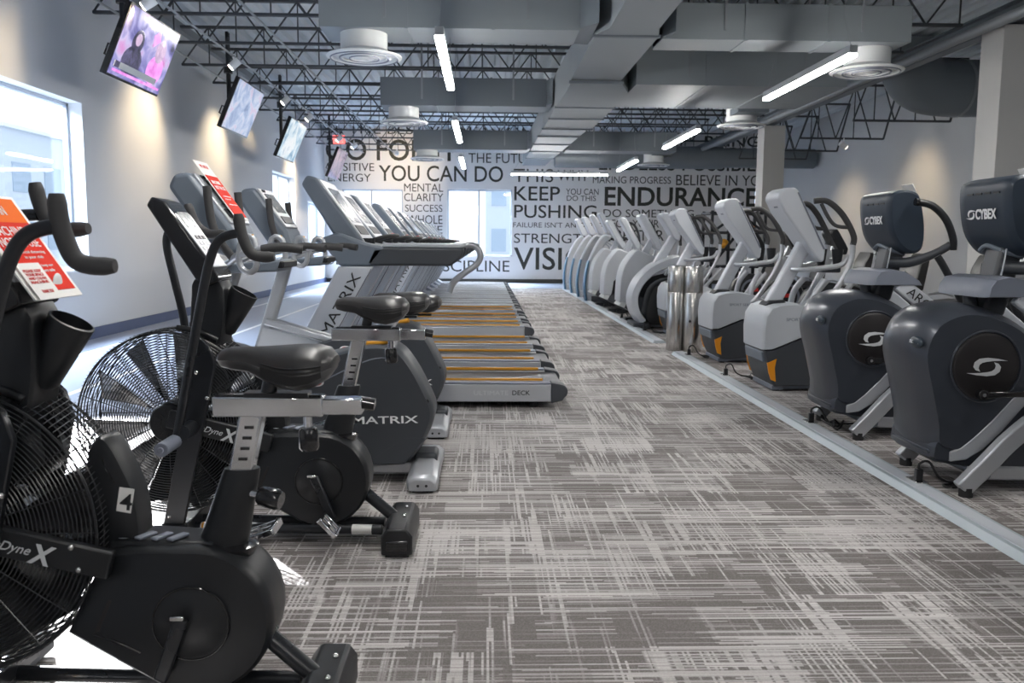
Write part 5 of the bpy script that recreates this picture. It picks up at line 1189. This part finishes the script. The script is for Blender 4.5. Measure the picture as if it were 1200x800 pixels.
# ---------------------------------------------------------------- floor power channel, plugs and cables
def channel(label, y0, y1):
    t = thing('floor_channel', label, 'cable channel', (2.13, (y0+y1)/2, 0), 0, 'floor cable channels')
    L = y1-y0
    part('channel_body', MB().prism([(-0.085,0.0),(0.085,0.0),(0.060,0.032),(-0.060,0.032)], -L/2, L/2), M['raceway'], t, 0.003)
    part('channel_lip', MB().box((0.0,0,0.0335),(0.075,L,0.004)), M['silverlight'], t)
channel('pale metal floor channel running beside the arc trainers to the steel cylinders', -2.0, 9.25)
channel('pale metal floor channel running beside the far trainers', 10.3, 22.6)
def cord(label, y, x=2.24, s=1):
    t = thing('power_cord', label, 'cord', (x, y, 0), 0, 'power cords behind the floor channel')
    rnd = random.Random(int(y*100))
    pts = [(-0.07,0.0,0.09),(-0.065,0.005,0.12),(-0.02,0.0,0.13),(0.03,-0.03,0.05)]
    for k in range(9): pts.append((0.05+0.16*rnd.random(), -0.16+0.30*rnd.random(), 0.010+0.03*rnd.random()*(k % 2)))
    pts += [(0.22,0.05,0.01),(0.32,0.10,0.03),(0.40,0.08,0.10)]
    part('cable', MB().tube(pts, 0.006, 8, 6), M['cable'], t)
    part('plug', MB().box((-0.07,0,0.065),(0.035,0.03,0.06)), M['black'], t, 0.005)
    part('outlet_plate', MB().box((-0.075,0,0.0375),(0.06,0.12,0.006)), M['steel'], t, 0.002)
cord('tangled black power cord at the foot of the nearest complete arc trainer', 4.10)
cord('tangled black power cord at the foot of the second arc trainer', 5.52)
cord('tangled black power cord at the right edge of the floor channel', 2.98)
cord('tangled black power cord under the nearest striped elliptical', 7.55)
cord('tangled black power cord under the second striped elliptical', 8.95)
cord('tangled black power cord under the third striped elliptical', 11.5)
cord('tangled black power cord under the nearest hooded trainer', 13.45)
# ---------------------------------------------------------------- light
def light(name, kind, loc, energy, color=(1,1,1), size=0.2, aim=None, **k):
    l = bpy.data.lights.new(name, kind); l.energy = energy; l.color = color
    if kind == 'AREA':
        l.shape = 'RECTANGLE'; l.size = k.pop('sx', 1.0); l.size_y = k.pop('sy', 1.0)
    elif kind == 'SUN': l.angle = size
    else: l.shadow_soft_size = size
    for a, b in k.items(): setattr(l, a, b)
    o = bpy.data.objects.new(name, l); COL.objects.link(o); o.location = loc
    if aim is not None: o.rotation_euler = (Vector(aim)-Vector(loc)).to_track_quat('-Z', 'Y').to_euler()
    return o
w = bpy.data.worlds.new('sky'); SC.world = w; w.use_nodes = True; nt = w.node_tree; bg = nt.nodes['Background']
sky = nt.nodes.new('ShaderNodeTexSky'); sky.sky_type = 'HOSEK_WILKIE'; sky.turbidity = 6; sky.sun_direction = (-0.5, 0.75, 0.35)
mx = nt.nodes.new('ShaderNodeMix'); mx.data_type = 'RGBA'; mx.inputs[0].default_value = 0.75
mx.inputs[7].default_value = (0.80,0.90,1.0,1)
nt.links.new(sky.outputs[0], mx.inputs[6]); nt.links.new(mx.outputs[2], bg.inputs['Color']); bg.inputs['Strength'].default_value = 1.5
# low sun through the near left window
d = Vector((4.45,-7.4,-2.96)).normalized()
tgt = Vector((-4.9, 9.55, 2.45))
light('low_sun', 'SPOT', tgt-d*14, 120000, (1.0,0.97,0.93), 0.06, tgt, spot_size=math.radians(5.2), spot_blend=0.05)
# daylight entering by the windows
light('window_daylight', 'AREA', (XL-1.3, 8.9, 4.1), 900, (0.80,0.90,1.0), aim=(-1.5, 8.9, 0.3), sx=3.6, sy=1.6)
light('window_daylight', 'AREA', (XL-1.3, 20.8, 4.1), 700, (0.80,0.90,1.0), aim=(-1.5, 20.8, 0.3), sx=2.4, sy=1.6)
light('window_daylight', 'AREA', (-0.17, YF+1.4, 4.0), 1400, (0.80,0.90,1.0), aim=(-0.17, 22.5, 0.3), sx=2.2, sy=1.6)
light('window_daylight', 'AREA', (-3.4, YF+1.4, 4.0), 1200, (0.80,0.90,1.0), aim=(-3.4, 22.5, 0.3), sx=2.0, sy=1.6)
for (l, a, n) in SPOTS:
    dd = (Vector(a)-Vector(l)).normalized()
    light('spot_beam', 'SPOT', Vector(l)+dd*0.09, 110 if l[0] < 0 else 45, (1.0,0.76,0.46), 0.05, a, spot_size=math.radians(80), spot_blend=0.9)

# ---------------------------------------------------------------- camera
cam = bpy.data.cameras.new('camera'); co = bpy.data.objects.new('camera', cam); COL.objects.link(co)
cam.sensor_width = 36.0; cam.lens = 1000.0/1200*36.0; cam.clip_end = 300
pitch = math.atan(115/1000); yaw = math.atan(32/math.hypot(1000,115)); ROLL = 0.007
f = Vector((math.sin(yaw)*math.cos(pitch), math.cos(yaw)*math.cos(pitch), -math.sin(pitch)))
r = Vector((math.cos(yaw), -math.sin(yaw), 0)); u = r.cross(f)
r2 = r*math.cos(ROLL)+u*math.sin(ROLL); u2 = u*math.cos(ROLL)-r*math.sin(ROLL)
co.matrix_world = Matrix(((r2.x,u2.x,-f.x,0),(r2.y,u2.y,-f.y,0),(r2.z,u2.z,-f.z,1.2),(0,0,0,1)))
cam.dof.use_dof = True; cam.dof.focus_distance = 4.2; cam.dof.aperture_fstop = 6.0
SC.camera = co
SC.view_settings.view_transform = 'Standard'; SC.view_settings.exposure = 0.78
SC.cycles.max_bounces = 8; SC.cycles.sample_clamp_indirect = 6.0
